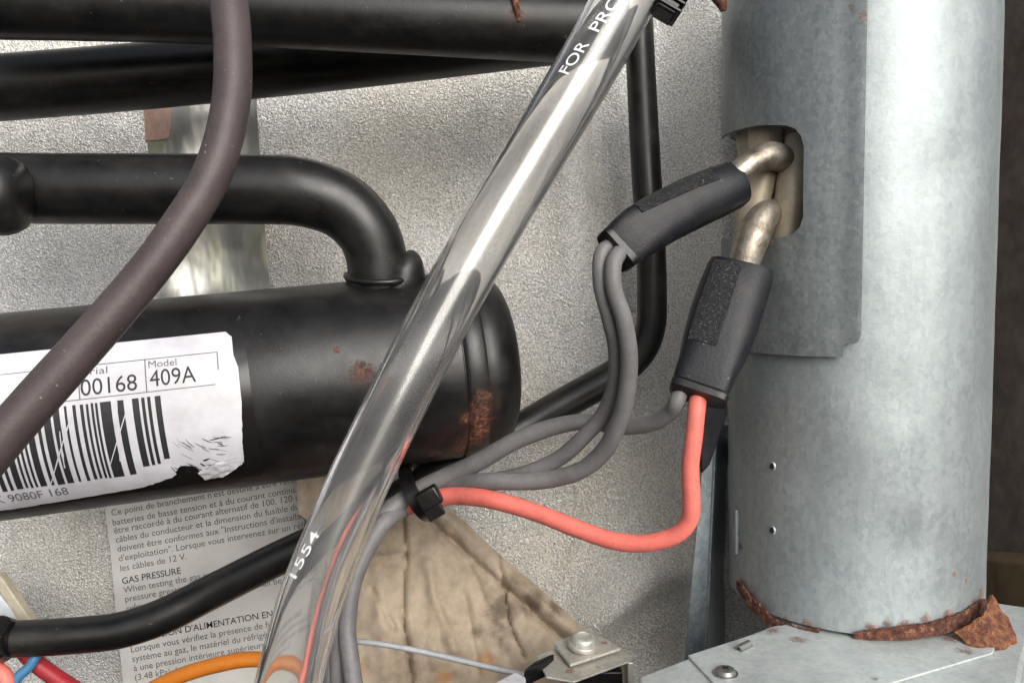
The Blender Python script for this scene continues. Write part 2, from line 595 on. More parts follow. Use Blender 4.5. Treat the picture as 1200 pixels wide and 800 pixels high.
for j in range(NY):
    for i in range(NX):
        bm.faces.new((gv[j][i], gv[j][i + 1], gv[j + 1][i + 1], gv[j + 1][i]))
wall = from_bm("back_wall", bm, M["foil"], angle=80)
tag(wall, "pebbled silver foil insulation blanket lining the back of the compartment", kind="structure")

# ------------------------------------------------------------------ brown side behind the flue
m = NT("shade_darkened_board")
n1 = m.noise(60, 6, 0.7)
m.set(Base_Color=m.ramp(n1, [(0.3, (0.095, 0.070, 0.056)), (0.7, (0.22, 0.175, 0.145))]), Roughness=0.9, Normal=m.bump(m.noise(400, 5, 0.7), 0.6, 0.0012))  # brown board, with the deep shade behind the flue put into its colour
M["brown"] = m.m
m = NT("stained_wood")
n1 = m.noise(40, 6, 0.7, vec=m.scale_vec((1, 1, 0.35)))
m.set(Base_Color=m.ramp(n1, [(0.3, (0.055, 0.036, 0.018)), (0.7, (0.17, 0.115, 0.058))]), Roughness=0.8, Normal=m.bump(n1, 0.5, 0.001))
M["wood"] = m.m
sw = prism("side_wall", [P(1120, -90, 0.505), P(1300, -90, 0.40), P(1300, 900, 0.40), P(1120, 900, 0.505)], Vector((0.004, 0.012, 0)), M["brown"], smooth_on=False)
tag(sw, "brown side of the compartment behind the flue, colour darkened for deep shade", kind="structure")
wb = prism("wood_block", [P(1140, 655, 0.475), P(1300, 668, 0.40), P(1300, 900, 0.40), P(1140, 900, 0.475)], Vector((0.0, 0.02, 0)), M["wood"], smooth_on=False, bevel=0.001)
tag(wb, "stained orange brown wooden block low behind the flue", "wood block")

# ================================================================== FLUE
CY = 0.42
CA = (math.atan((856 - 600) / F_PX) + math.atan((1168 - 600) / F_PX)) / 2
CH = (math.atan((1168 - 600) / F_PX) - math.atan((856 - 600) / F_PX)) / 2
CX = CY * math.tan(CA)
CR = CY / math.cos(CA) * math.sin(CH)
front_ang = math.atan2(-CX, CY)                        # direction from the flue axis towards the lens
ZB = cyl_hit(1000, 742, CX, CY, CR)[1]                 # foot of the flue
ZT = P(1000, -70, CY).z
def cyl(a, z, r):
    return Vector((CX + r * math.sin(a), CY - r * math.cos(a), z))
def HIT(px, py, r=CR):
    return cyl_hit(px, py, CX, CY, r)
flue = thing("flue_casing", (CX, CY, ZB), "tall round galvanised steel flue casing standing on the grey burner box", "flue")
rust_spots = [(cyl(*HIT(x, y), CR), r) for x, y, r in ((1118, 672, .0016), (1132, 680, .0016), (868, 640, .002), (1150, 700, .006), (880, 700, .005), (1060, 735, .004), (960, 745, .004), (905, 624, .0010), (1140, 712, .005), (868, 682, .003), (895, 716, .0035), (920, 728, .003), (945, 731, .003), (1020, 734, .0025), (1040, 732, .0025), (1085, 724, .003), (1110, 719, .003))]
M["galv"] = galv("galvanised_flue", rust=rust_spots)
M["galv_cover"] = galv("galvanised_cover_sheet", (0.21, 0.235, 0.242), (0.36, 0.39, 0.392), 0.46, 0.72, spang=620, rust=[(cyl(*HIT(x, y, CR + .0034), CR + .0034), r) for x, y, r in ((1014, 20, .003), (1015, 60, .0022), (1012, 120, .0018), (1000, 10, .0018), (905, 284, .0012), *[(1017 - 7.5 * yy / 390, yy, .0009 + .0003 * math.sin(yy)) for yy in range(10, 391, 24)])])  # edge chain: rust tint that also paints the cover's thin shadow line

# shell with the element window cut in it (developed flat, then rolled)
def dent(u, v):
    d = 0.0007 * fbm((u * 22, v * 13, 4.2), 3)
    for px_, py_, rad, dep in ((1060, 640, .012, -.0011), (960, 560, .016, -.0010), (1110, 200, .014, -.0008), (1050, 470, .010, -.0007)):
        a_, z_ = cyl_hit(px_, py_, CX, CY, CR)
        q = ((u - a_ * CR) ** 2 + (v - z_) ** 2) / rad ** 2
        if q < 9: d += dep * math.exp(-q)
    return d
def roll(r):
    return lambda u, v: cyl(u / CR, v, r + dent(u, v))
hole_px = [(800, 144), (910, 143), (930, 147), (940, 158), (945, 172), (945, 254), (940, 268), (930, 278), (910, 283), (800, 283)]
def hole_uv(pts, r, uleft):
    l = [(HIT(x, y, r)[0] * CR, HIT(x, y, r)[1]) for x, y in pts]
    l[0] = (uleft, l[1][1]); l[-1] = (uleft, l[-2][1])
    return l
a0 = front_ang - math.pi                                # seam at the back
uL = (front_ang - R(140)) * CR
zt = ZT
outer = [(a0 * CR, ZB), ((a0 + 2 * math.pi) * CR, ZB), ((a0 + 2 * math.pi) * CR, zt), (a0 * CR, zt)]
bm = poly_sheet(outer, step_u=CR * R(3), step_v=0.006, holes=[hole_uv(hole_px, CR, uL)])
# triangle_fill also fills the hole: remove faces lying inside it
hx = hole_uv(hole_px, CR, uL)
def inside(p, poly):
    c = False
    for i in range(len(poly)):
        (x1, y1), (x2, y2) = poly[i], poly[i - 1]
        if (y1 > p[1]) != (y2 > p[1]) and p[0] < (x2 - x1) * (p[1] - y1) / (y2 - y1) + x1: c = not c
    return c
dead = [f for f in bm.faces if inside(f.calc_center_median(), hx)]
bmesh.ops.delete(bm, geom=dead, context='FACES')
map_bm(bm, roll(CR))
bmesh.ops.remove_doubles(bm, verts=bm.verts, dist=1e-5)
from_bm("casing_shell", bm, M["galv"], flue, angle=60, solid=0.0008, solid_off=-1)

# wrapped cover sheet with its notch and lower corner tab
RC = CR + 0.0034
def cv(px, py):
    a, z = HIT(px, py, RC)
    return (a * CR, z)
cl = (front_ang - R(84)) * CR
p_b = cv(880, 412)
outline = [(cl, zt), cv(1018, -60)]
outline[1] = (outline[1][0], zt)
outline += [cv(1009, 392), cv(1006, 400), cv(1000, 403), cv(995, 401), cv(989, 404), cv(988, 418), cv(940, 417), p_b, (cl, p_b[1] + 0.002)]
wl_ = [cv(x, y) for x, y in ((900, 278), (918, 278), (930, 274), (938, 266), (942, 254), (943, 172), (940, 160), (933, 151), (922, 147), (890, 147))]
outline += [(cl, wl_[0][1]), ] + wl_ + [(cl, wl_[-1][1])]
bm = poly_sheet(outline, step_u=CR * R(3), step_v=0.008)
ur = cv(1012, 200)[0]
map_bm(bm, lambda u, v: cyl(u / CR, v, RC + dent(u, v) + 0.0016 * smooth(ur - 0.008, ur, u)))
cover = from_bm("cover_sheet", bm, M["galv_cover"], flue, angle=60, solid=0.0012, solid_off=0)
cover["label"] = "overlapping galvanised cover sheet with a round cornered cutout"

# insulation and heater pocket behind the window
m = NT("tan_heat_stained_metal")
n1 = m.noise(55, 5, 0.65)
m.set(Base_Color=m.ramp(n1, [(0.3, (0.34, 0.28, 0.20)), (0.7, (0.60, 0.53, 0.42))]), Roughness=0.5, Metallic=0.25, Normal=m.bump(m.noise(200, 4), 0.3, 0.0006))
M["tan"] = m.m
vs_, fs_ = [], []
az_ = [HIT(900, 300)[1], HIT(900, 125)[1]]
NA, NZ = 30, 16
for j in range(NZ + 1):
    for i in range(NA + 1):
        a = front_ang - R(135) + R(150) * i / NA
        z = az_[0] + (az_[1] - az_[0]) * j / NZ
        r = CR - 0.0035 - 0.011 * smooth(front_ang - R(80), front_ang - R(50), a) + 0.0010 * math.sin(a * 7 + j * 0.5)
        vs_.append(cyl(a, z, r))
for j in range(NZ):
    for i in range(NA):
        k = j * (NA + 1) + i
        fs_.append((k, k + 1, k + NA + 2, k + NA + 1))
from_py("inner_liner", vs_, fs_, M["tan"], flue, angle=80)
tube("heater_pocket", [(897, 150, 0.405, 20), (895, 200, 0.403, 19), (884, 245, 0.402, 18), (874, 300, 0.402, 18)], M["tan"], flue)
tube("heater_pocket", [(933, 160, 0.398, 12), (930, 210, 0.394, 19), (926, 250, 0.392, 19), (920, 290, 0.394, 18)], M["tan"], flue)

# rusted tabs along the foot
def rust_tab(top, bottom, seed, proud=0.0016):
    def c2(p):
        a, z = HIT(p[0], p[1], CR + proud)
        return (a * CR, z)
    pts = rough_line(rough_line(top, 16, 2.2, seed), 2.5, 1.0, seed + 9) + rough_line(list(reversed(bottom)), 9, 0.9, seed + 1)
    bm = poly_sheet([c2(p) for p in pts], step_u=CR * R(3))
    map_bm(bm, lambda u, v: cyl(u / CR, v, CR + proud + 0.0009 * noise.noise(Vector((u * 500, v * 400, seed)))))
    return from_bm("rusted_tab", bm, M["rust"], flue, angle=60, solid=0.0009)
rust_tab([(864, 677), (880, 699), (905, 724), (940, 735), (962, 736)], [(864, 690), (880, 714), (905, 735), (935, 744), (958, 745)], 1)
rust_tab([(1000, 741), (1020, 737), (1060, 733), (1100, 726), (1130, 716), (1154, 701)], [(1001, 748), (1030, 749), (1066, 749), (1100, 743), (1135, 733), (1156, 716)], 5)
# small punched holes with raised lips, a slot clip on the left flank
for (x, y) in ((905, 546), (905, 621)):
    a, z = HIT(x, y, CR)
    c = cyl(a, z, CR)
    nrm = (c - Vector((CX, CY, z))).normalized()
    tt = nrm.cross(Vector((0, 0, 1)))
    bm = bmesh.new()
    N = 20
    rings = [(0.0022, -0.0003), (0.0017, 0.0003), (0.0014, 0.0003), (0.0012, -0.0005)]
    vv = []
    for (rr, hh) in rings:
        vv.append([bm.verts.new(c + nrm * hh + tt * rr * 0.85 * math.cos(k * 2 * math.pi / N) + Vector((0, 0, rr * math.sin(k * 2 * math.pi / N)))) for k in range(N)])
    for i in range(3):
        for k in range(N):
            bm.faces.new((vv[i][k], vv[i][(k + 1) % N], vv[i + 1][(k + 1) % N], vv[i + 1][k]))
    from_bm("punched_lip", bm, M["galv"], flue)
    bm = bmesh.new()
    bm.faces.new([bm.verts.new(c + nrm * 0.0004 + tt * 0.00115 * math.cos(k * 2 * math.pi / N) + Vector((0, 0, 0.0014 * math.sin(k * 2 * math.pi / N)))) for k in range(N)])
    from_bm("screw_hole", bm, M["ink"], flue)
a, z = HIT(864, 622, CR)
c = cyl(a, z, CR + 0.0008)
bm = bmesh.new()
nn = (c - Vector((CX, CY, z))).normalized()
box_bm(bm, c, nn.cross(Vector((0, 0, 1))), nn, Vector((0, 0, 1)), 0.004, 0.0022, 0.022)
from_bm("clip_tab", bm, M["galv_cover"], flue, bevel=0.0006)
# ================================================================== BURNER BOX
ZBOX = ZB - 0.0028
box = thing("burner_box", PZ(1000, 790, ZBOX) - Vector((0, 0, 0.05)), "pale galvanised burner box with screws under the flue", "burner box")
M["box"] = galv("pale_galvanised_box", (0.40, 0.435, 0.435), (0.58, 0.61, 0.60), 0.5, 0.35, rust=[(PZ(x, y, ZBOX), r) for x, y, r in ((935, 752, .004), (905, 742, .004), (1110, 750, .005), (1130, 765, .004), (1025, 798, .002))])
def zpoly(pts, z): return [PZ(x, y, z) for x, y in pts]
top = zpoly([(748, 792), (902, 733), (1060, 690), (1215, 712), (1199, 775), (1188, 840), (752, 860)], ZBOX)
prism("box_body", top, Vector((0, 0, -0.05)), M["box"], box, smooth_on=False, bevel=0.0015)
ZL = ZBOX + 0.0012
lid = zpoly([(806, 767), (906, 735), (1030, 700), (1182, 722), (1163, 764), (1038, 801), (960, 840), (850, 840), (838, 801)], ZL)
prism("box_lid", lid, Vector((0, 0, -0.0011)), M["box"], box, smooth_on=False, bevel=0.0004)
def screw(px, py, z, r, mat, slot=True):
    c = PZ(px, py, z)
    vs_, fs_ = lathe_axis([(0, r * 1.25), (r * 0.12, r * 1.25), (r * 0.14, r), (r * 0.5, r * 0.9), (r * 0.62, r * 0.6), (r * .62, 0)], c, c + Vector((0, 0, 1)), 24)
    s = from_py("screw", vs_, fs_, mat, box, angle=35)
    if slot:
        bm = bmesh.new()
        for ang in (0.5, 0.5 + math.pi / 2):
            ux = Vector((math.cos(ang), math.sin(ang), 0))
            box_bm(bm, c + Vector((0, 0, r * 0.6)), ux, ux.cross(Vector((0, 0, 1))), Vector((0, 0, 1)), r * 0.9, r * 0.2, r * 0.1)
        from_bm("screw_slot", bm, M["ink"], s, smooth_on=False)
    return s
M["screw"] = plain("zinc_screw", (0.36, 0.36, 0.34), 0.35, 0.9, 0.0002)
screw(850, 789, ZL, 0.0040, M["screw"])
c = PZ(868, 761, ZL)
bm = bmesh.new()
vs_, fs_ = tube_geo([(c + Vector((-0.0012, -0.001, 0.0006)), 0.0018), (c + Vector((0.0045, 0.003, 0.0012)), 0.0017)], 16, inner=0.55)
from_py("screw_stub", vs_, fs_, M["screw"], box)
# rusted corner gusset on the right
g = [(P(1118, 742, 0.362), 1), (P(1150, 722, 0.362), 1), (P(1160, 698, 0.372), 1), (P(1178, 722, 0.368), 1), (P(1194, 763, 0.357), 1), (P(1180, 782, 0.349), 1), (P(1150, 768, 0.351), 1)]
bm = bmesh.new()
for f in [bm.faces.new([bm.verts.new(p) for p, _ in g])]: pass
bmesh.ops.triangulate(bm, faces=bm.faces)
bmesh.ops.subdivide_edges(bm, edges=bm.edges, cuts=9, use_grid_fill=True)
for v in bm.verts:
    v.co += Vector((noise.noise(v.co * 240), noise.noise(v.co * 240 + Vector((9, 0, 0))), noise.noise(v.co * 260 + Vector((0, 9, 0))))) * 0.0010
from_bm("corner_gusset", bm, M["rust_orange"], box, angle=50, solid=0.0018)["label"] = "heavily rusted orange corner gusset"

# ------------------------------------------------------------------ upright bracket left of the flue
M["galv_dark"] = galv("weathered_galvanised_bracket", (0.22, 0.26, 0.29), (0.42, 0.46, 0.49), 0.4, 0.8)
up = thing("upright_bracket", P(825, 790, 0.45), "narrow galvanised upright bracket beside the flue behind the red wire", "bracket")
front = [P(826, 505, 0.435), P(838, 500, 0.435), P(824, 800, 0.435), P(800, 800, 0.435)]
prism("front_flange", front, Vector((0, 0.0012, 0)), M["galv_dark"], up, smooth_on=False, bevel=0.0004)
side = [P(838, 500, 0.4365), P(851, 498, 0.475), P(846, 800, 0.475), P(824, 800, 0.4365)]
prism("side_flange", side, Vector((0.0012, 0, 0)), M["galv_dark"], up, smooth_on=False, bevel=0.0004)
tg = prism("black_piece", [P(814, 458, 0.405), P(852, 462, 0.405), P(853, 485, 0.407), P(832, 545, 0.412), P(822, 556, 0.414), P(818, 520, 0.41)], Vector((0, 0.004, 0)), M["boot"], smooth_on=True, bevel=0.001)  # plain black angular piece below the boot
tag(tg, "small black angular piece under the lower heater boot", "black piece")
bp = prism("gap_fill_strip", [P(845, 520, 0.478), P(905, 512, 0.478), P(905, 800, 0.478), P(842, 800, 0.478)], Vector((0, 0.004, 0)), M["galv_dark"], smooth_on=False)  # added strip standing in for the shade of the recess
tag(bp, "added strip filling in the shaded gap between bracket and flue", "strip")

# ================================================================== TANK
TA, TB = P(-70, 496, 0.402), P(557, 424.4, 0.4587)
TAX = (TB - TA).normalized()
TL = (TB - TA).length
TR = 0.0478
TN = (Vector((0, 0, 1)) - TAX * TAX.z).normalized()
TBN = TAX.cross(TN)                                     # points away or towards: fixed below
if TBN.y > 0: TBN = -TBN
def tank_pt(s, arc, r=TR):
    """s metres along the axis, arc metres below the top line on the viewer's side"""
    a = arc / TR
    return TA + TAX * s + (TN * math.cos(a) + TBN * math.sin(a)) * r
def tank_hit(px, py, r=TR):
    d = ray(px, py).normalized()
    o = CAM - TA
    dp, op = d - TAX * d.dot(TAX), o - TAX * o.dot(TAX)
    a, b, c = dp.dot(dp), 2 * dp.dot(op), op.dot(op) - r * r
    D = max(0.0, b * b - 4 * a * c)
    t = (-b - math.sqrt(D)) / (2 * a)
    p = CAM + d * t - TA
    s = p.dot(TAX)
    q = p - TAX * s
    return s, math.atan2(q.dot(TBN), q.dot(TN)) * TR
def TP(px, py, r=TR): return tank_pt(*tank_hit(px, py, r), r)

rust_t = [(TP(x, y), r) for x, y, r in ((424, 436, .0052), (396, 410, .0016), (566, 466, .0045), (564, 480, .0055), (563, 494, .0065), (560, 506, .0070), (553, 516, .0075), (540, 527, .0070), (548, 490, .004), (283, 402, .0022), (478, 322, .003), (510, 532, .004), (420, 520, .0010), (440, 316, .003))]
M["tank"] = black_paint("black_tank_enamel", rust_t, 0.0055, 0.36)
tank = thing("gas_tank", TA.lerp(TB, 0.5) - Vector((0, 0, TR)), "black cylindrical tank with rust spots lying above the thin black pipe", "tank")
L = TL
vs_, fs_ = lathe_axis([(0, TR * 0.98), (0.002, TR), (L - 0.014, TR), (L - 0.0135, TR * 0.985), (L - 0.013, TR * 0.985)], TA, TB, 96)
from_py("tank_shell", vs_, fs_, M["tank"], tank, angle=40)
prof = [(L - 0.0138, TR * 0.97), (L - 0.0125, TR * 1.004), (L - 0.011, TR * 1.016), (L - 0.004, TR * 1.018), (L - 0.0025, TR * 0.998), (L - 0.001, TR * 1.004)]
for k in range(1, 15):
    a = math.pi / 2 * k / 14
    prof.append((L - 0.001 + 0.0195 * math.sin(a), TR * 1.006 * max(0.0, math.cos(a)) ** 0.5))
vs_, fs_ = lathe_axis(prof, TA, TB, 96)
from_py("end_cap", vs_, fs_, M["tank"], tank, angle=40)
# riser pipe bent down into the tank
rp = [(-60, 219, 0.435, 41), (40, 221, 0.435, 41), (180, 221.5, 0.436, 41), (300, 222, 0.437, 40.5), (352, 225, 0.438, 40), (398, 240, 0.440, 38.5), (428, 268, 0.441, 36.5), (441, 300, 0.442, 35.5), (444, 335, 0.443, 36), (445, 360, 0.444, 36)]
tube("riser_pipe", rp, M["tank"], tank, sides=40)
# weld bead and boss at the joint
bead = []
c0 = TP(444, 328); c0 = P(444, 326, 0.437)
for k in range(30):
    a = 2 * math.pi * k / 29
    q = P(444 + 37.5 * math.cos(a), 324 + 7 * math.sin(a) , 0.4405 - 0.0145 * math.sin(a))
    bead.append((q, 0.0016 + 0.0007 * noise.noise(q * 700)))
vs_, fs_ = tube_geo(bead, 12, False)
from_py("weld_bead", vs_, fs_, M["tank"], tank)
tube("weld_boss", [(468, 342, 0.441, 26), (474, 326, 0.440, 25), (479, 311, 0.440, 20), (482, 299, 0.440, 12), (483, 293, 0.440, 3)], M["tank"], tank, wob=0.25)
# collar at the far left end of the riser
A_, B_ = P(-60, 228, 0.405), P(31, 230, 0.409)
LL = (B_ - A_).length
vs_, fs_ = lathe_axis([(0, .0180), (LL - .009, .0180), (LL - .006, .0172), (LL - .002, .0150), (LL, .011), (LL, .002)], A_, B_, 48)
from_py("elbow_collar", vs_, fs_, M["tank"], tank)

# ------------------------------------------------------------------ barcode sticker on the tank
m = NT("white_sticker")
n1 = m.noise(60, 5, 0.6)
scr = m.ramp(m.noise(260, 5, 0.75), [(0.30, 0.0), (0.36, 1.0)])
dirt = m.ramp(n1, [(0.35, (0.52, 0.51, 0.54)), (0.65, (0.66, 0.65, 0.70))])
m.set(Base_Color=dirt, Roughness=0.42, Normal=m.bump(m.noise(120, 4), 0.25, 0.0005))
M["sticker"] = m.m
def LUV(px, py): return tank_hit(px, py, TR + 0.0006)
def on_tank(h): return lambda u, v: tank_pt(u, v, TR + h + 0.0)
tl, tr_ = LUV(-55, 417), LUV(268, 388)
top_v = tr_[1]
right_s = LUV(281, 470)[0]
bot_v = LUV(150, 578)[1]
left_s = 0.004
H_ = bot_v - top_v
def tear(seed, a, b, amp, step=0.0018): return rough_line([a, b], step, amp, seed)
o = [(left_s, top_v), (right_s - 0.0035, top_v), (right_s - 0.001, top_v + 0.003), (right_s - 0.0008, top_v + 0.012)]
lv = lambda x, y: LUV(x, y)
o += [lv(279, 430), lv(281, 450)]
o += rough_line([lv(283, 470), lv(284, 515), lv(286, 541)], 0.0015, 0.00018, 3)
o += rough_line([lv(286, 541), lv(258, 555), lv(240, 556), lv(230, 547)], 0.0014, 0.0005, 4)[1:]
o += rough_line([lv(230, 547), lv(212, 546), lv(202, 560)], 0.0014, 0.0006, 5)[1:]
o += rough_line([lv(202, 560), lv(182, 566), lv(168, 571)], 0.0014, 0.0005, 6)[1:]
o += rough_line([lv(168, 571), (left_s + 0.03, bot_v + 0.0004), (left_s, bot_v)], 0.003, 0.0003, 7)[1:]
bm = poly_sheet(o, step_v=0.0025, step_u=0.01)
map_bm(bm, on_tank(0.0004))
lab = from_bm("barcode_sticker", bm, M["sticker"], tank, angle=80, solid=0.00012)
lab["label"] = "torn white barcode sticker reading 00168 and 409A"
# a curled flap of the sticker near its torn corner
fl = [lv(232, 551), lv(252, 541), lv(282, 532), lv(284, 541), lv(262, 556), lv(240, 560)]
bm = poly_sheet(fl, step_v=0.0012, step_u=0.0015)
map_bm(bm, lambda u, v: tank_pt(u, v, TR + 0.0016 + 0.0012 * noise.noise(Vector((u * 400, v * 500, 2)))))
from_bm("sticker_flap", bm, M["sticker"], lab, angle=80, solid=0.00012)
# exposed dark glue edge round the sticker
gl = [(right_s - 0.003, top_v - 0.0006), (right_s + 0.003, top_v - 0.0004), (right_s + 0.0048, top_v + 0.004), (right_s + 0.0052, top_v + 0.02), (right_s + 0.0058, bot_v - 0.004), (right_s + 0.004, bot_v), (left_s, bot_v + 0.0012), (left_s, bot_v - 0.002), (right_s - 0.03, bot_v - 0.006)]
bm = poly_sheet(gl, step_v=0.0025)
map_bm(bm, on_tank(0.00022))
m = NT("dark_clear_film")
m.set(Base_Color=(0.012, 0.011, 0.011), Roughness=0.25)
from_bm("film_edge", bm, m.m, lab, angle=80, solid=0.0002)
# printing: bars, frame lines, figures
HP = 0.00062
def rect_on(V, Fc, u0, v0, u1, v1, h=HP, shear=0.0, nseg=8):
    o_ = len(V)
    for k in range(nseg + 1):
        t = k / nseg
        v = v0 + (v1 - v0) * t
        V.append(tank_pt(u0 + shear * t, v, TR + h)); V.append(tank_pt(u1 + shear * t, v, TR + h))
    for k in range(nseg):
        a = o_ + 2 * k
        Fc.append((a, a + 1, a + 3, a + 2))
V, Fc = [], []
bt = LUV(170, 465)[1]
bb0 = LUV(60, 569)[1]
s_r = LUV(190, 470)[0]
rb = random.Random(11)
# bar edges read off the photograph, in photo pixels along the bar row (right to left)
bars = [(188, 195), (179, 183), (172, 176), (161, 169), (143, 151), (123, 136), (117, 120), (112, 115), (106, 109), (99, 103), (90, 94), (80, 83), (66, 74), (54, 63), (46, 50), (33, 41), (27, 30), (21, 24), (15, 18), (4, 12), (-4, 0), (-14, -8), (-24, -19)]
for (x0, x1) in bars:
    u0, u1 = LUV(x0, 515)[0], LUV(x1, 515)[0]
    vb = bb0 - 0.0006 * rb.random() - (0.004 if x0 > 150 else 0.0)
    if x0 >= 188: vb = LUV(190, 538)[1]
    rect_on(V, Fc, u0, bt + 0.0002 * rb.random(), u1, vb)
from_py("barcode_bars", V, Fc, M["ink"], lab, smooth_on=False)
V, Fc = [], []
for (x0, y0, x1, y1) in ((152, 470, 129, 545), (137, 470, 141, 540), (84, 486, 60, 566), (70, 505, 76, 548)):
    (ua, va), (ub, vb) = LUV(x0, y0), LUV(x1, y1)
    o_ = len(V)
    for t in range(9):
        u, v = ua + (ub - ua) * t / 8, va + (vb - va) * t / 8
        w_ = 0.00045 * (0.4 + abs(noise.noise(Vector((x0, t * 0.7, 0)))))
        V += [tank_pt(u - w_, v, TR + HP + 0.0001), tank_pt(u + w_, v, TR + HP + 0.0001)]
    for t in range(8): Fc.append((o_ + 2 * t, o_ + 2 * t + 1, o_ + 2 * t + 3, o_ + 2 * t + 2))
sc_ = from_py("scratches", V, Fc, M["sticker"], lab, smooth_on=False)
sc_["kind"] = "stuff"
V, Fc = [], []
def line_on(u0, v0, u1, v1, w=0.00035):
    if u1 > 0: rect_on(V, Fc, u0, v0, u1, v0 + w, nseg=1)
    else: rect_on(V, Fc, u0, v0, u0 + w * 1.3, v1)
ft, fb = LUV(253, 412)[1], LUV(170, 459)[1]
ls = left_s + 0.001
line_on(ls, ft, LUV(254, 415)[0], ft)
line_on(ls, fb, LUV(252, 445)[0], fb)
line_on(LUV(170, 440)[0], ft, 0, fb)
line_on(LUV(92, 455)[0], ft + 0.004, 0, fb)
line_on(LUV(39, 445)[0], ft, 0, fb)
line_on(LUV(255, 430)[0], ft, 0, fb - 0.006)
from_py("frame_lines", V, Fc, M["grey_ink"], lab, smooth_on=False)
def tank_text(s, x0, x1, ybase, hpx, mat, name="printed_figures", bold=False):
    """s laid along the tank between photo columns x0..x1 with its baseline at ybase (at x0)"""
    u0, v0 = LUV(x0, ybase)
    u1 = LUV(x1, ybase - (x1 - x0) * 0.12)[0]
    vh = v0 - LUV(x0, ybase - hpx)[1]
    V, Fc = [], []
    add_text(V, Fc, s, lambda a, b, w: tank_pt(u0 + a / w * (u1 - u0), v0 - b / 0.70 * vh, TR + HP), bold, 0.09)
    return from_py(name, V, Fc, mat, lab, smooth_on=False)
tank_text("00168", 95, 161, 464, 19.5, M["ink"])
tank_text("409A", 176, 230, 453, 19.5, M["ink"])
tank_text("Serial", 88, 126, 441, 8.5, M["grey_ink"], "printed_caption")
tank_text("Model", 174, 207, 431, 8, M["grey_ink"], "printed_caption")
tank_text("7K 9080F 168", -12, 82, 591, 9, M["grey_ink"], "printed_caption")
# scuffed black scribble where the sticker is rubbed through
V, Fc = [], []
for k in range(40):
    x, y = rb.uniform(198, 262), rb.uniform(511, 548)
    p0, p1 = LUV(x, y), LUV(x + rb.uniform(4, 16), y + rb.uniform(2, 10) - 5 * (x > 235))
    w = rb.uniform(0.00008, 0.00030) + (0.0004 * rb.random() if y > 538 and x < 240 else 0)
    o_ = len(V)
    for t in (0, .33, .66, 1):
        u, v = p0[0] + (p1[0] - p0[0]) * t, p0[1] + (p1[1] - p0[1]) * t + 0.0004 * noise.noise(Vector((k, t * 3, 1)))
        V += [tank_pt(u, v - w, TR + HP), tank_pt(u, v + w * math.sin(math.pi * t + 0.2), TR + HP)]
    for q in range(3): Fc.append((o_ + 2 * q, o_ + 2 * q + 1, o_ + 2 * q + 3, o_ + 2 * q + 2))
from_py("scuff_marks", V, Fc, M["ink"], lab, smooth_on=False)

# ================================================================== BLACK PIPES
M["pipe_top"] = black_paint("black_pipe_enamel", [(P(606, 12, 0.395), .0045), (P(612, 30, 0.395), .0022)], 0.0055, 0.36)
o_ = tube("black_pipe", [(-70, 3, 0.415, 41), (200, 8, 0.415, 41), (450, 20, 0.415, 41), (640, 30, 0.415, 41), (735, 33, 0.415, 41)], M["pipe_top"], sides=40)
top_pipe = tag(o_, "thick black enamelled pipe with a rusty weld along the top edge", "pipe", "black pipes")
o_ = tube("black_pipe", [(-80, 109, 0.462, 38), (150, 91, 0.462, 38), (400, 66, 0.464, 38), (640, 38, 0.466, 38), (720, 28, 0.466, 38)], M["black"], sides=40)
tag(o_, "shaded black pipe slanting close behind the thick top pipe", "pipe", "black pipes")
o_ = tube("weld_seam", [(601, -30, 0.4005, 4), (603, -6, 0.3990, 4), (605, 8, 0.3985, 3.5), (608, 25, 0.3995, 2.5)], M["rust"], top_pipe, wob=.3)
o_["label"] = "rusty weld seam"
thin = thing("bent_pipe", P(10, 750, 0.44), "thin black pipe bent down the right and running low across the wall", "pipe", "black pipes")
tp = [(748, 20, 0.478, 17), (751, 80, 0.478, 17), (756, 180, 0.478, 17.5), (762, 280, 0.478, 17.5), (764, 345, 0.478, 17.5), (762, 385, 0.478, 17.5), (748, 415, 0.479, 18), (718, 440, 0.48, 18.5), (660, 473, 0.48, 19), (600, 508, 0.476, 19), (520, 552, 0.459, 19.5), (420, 610, 0.455, 20), (330, 652, 0.455, 20), (250, 692, 0.455, 20.5), (190, 722, 0.45, 21), (140, 738, 0.447, 21), (90, 744, 0.445, 21), (20, 748, 0.443, 21), (-60, 750, 0.44, 21)]
tube("pipe_run", tp, M["black"], thin, sides=32)
A_, B_ = P(-50, 748, 0.436), P(14, 748, 0.438)
LL = (B_ - A_).length
vs_, fs_ = lathe_axis([(0, .0125), (LL - .004, .0125), (LL - .002, .0118), (LL, .0100), (LL, .004)], A_, B_, 6)
from_py("hex_nut", vs_, fs_, M["tie"], thin, smooth_on=False, bevel=0.0008)
# cream corner of a plate at the lower left
m_c = plain("cream_painted_edge", (0.48, 0.43, 0.33), 0.6)
m_w = plain("pale_plate", (0.62, 0.65, 0.68), 0.5)
pl = thing("corner_plate", P(0, 740, 0.47), "pale plate corner with a cream edge above the pipe nut", "plate")
prism("plate_face", [P(-40, 684, 0.468), P(-2, 696, 0.468), P(36, 740, 0.468), P(-40, 770, 0.468)], Vector((0, 0.006, 0)), m_w, pl, smooth_on=False, bevel=0.0006)
prism("plate_edge", [P(-42, 668, 0.4665), P(0, 674, 0.4665), P(46, 742, 0.4665), P(30, 742, 0.4665), P(-2, 690, 0.4665), P(-42, 686, 0.4665)], Vector((0, 0.006, 0)), m_c, pl, smooth_on=False, bevel=0.0006)

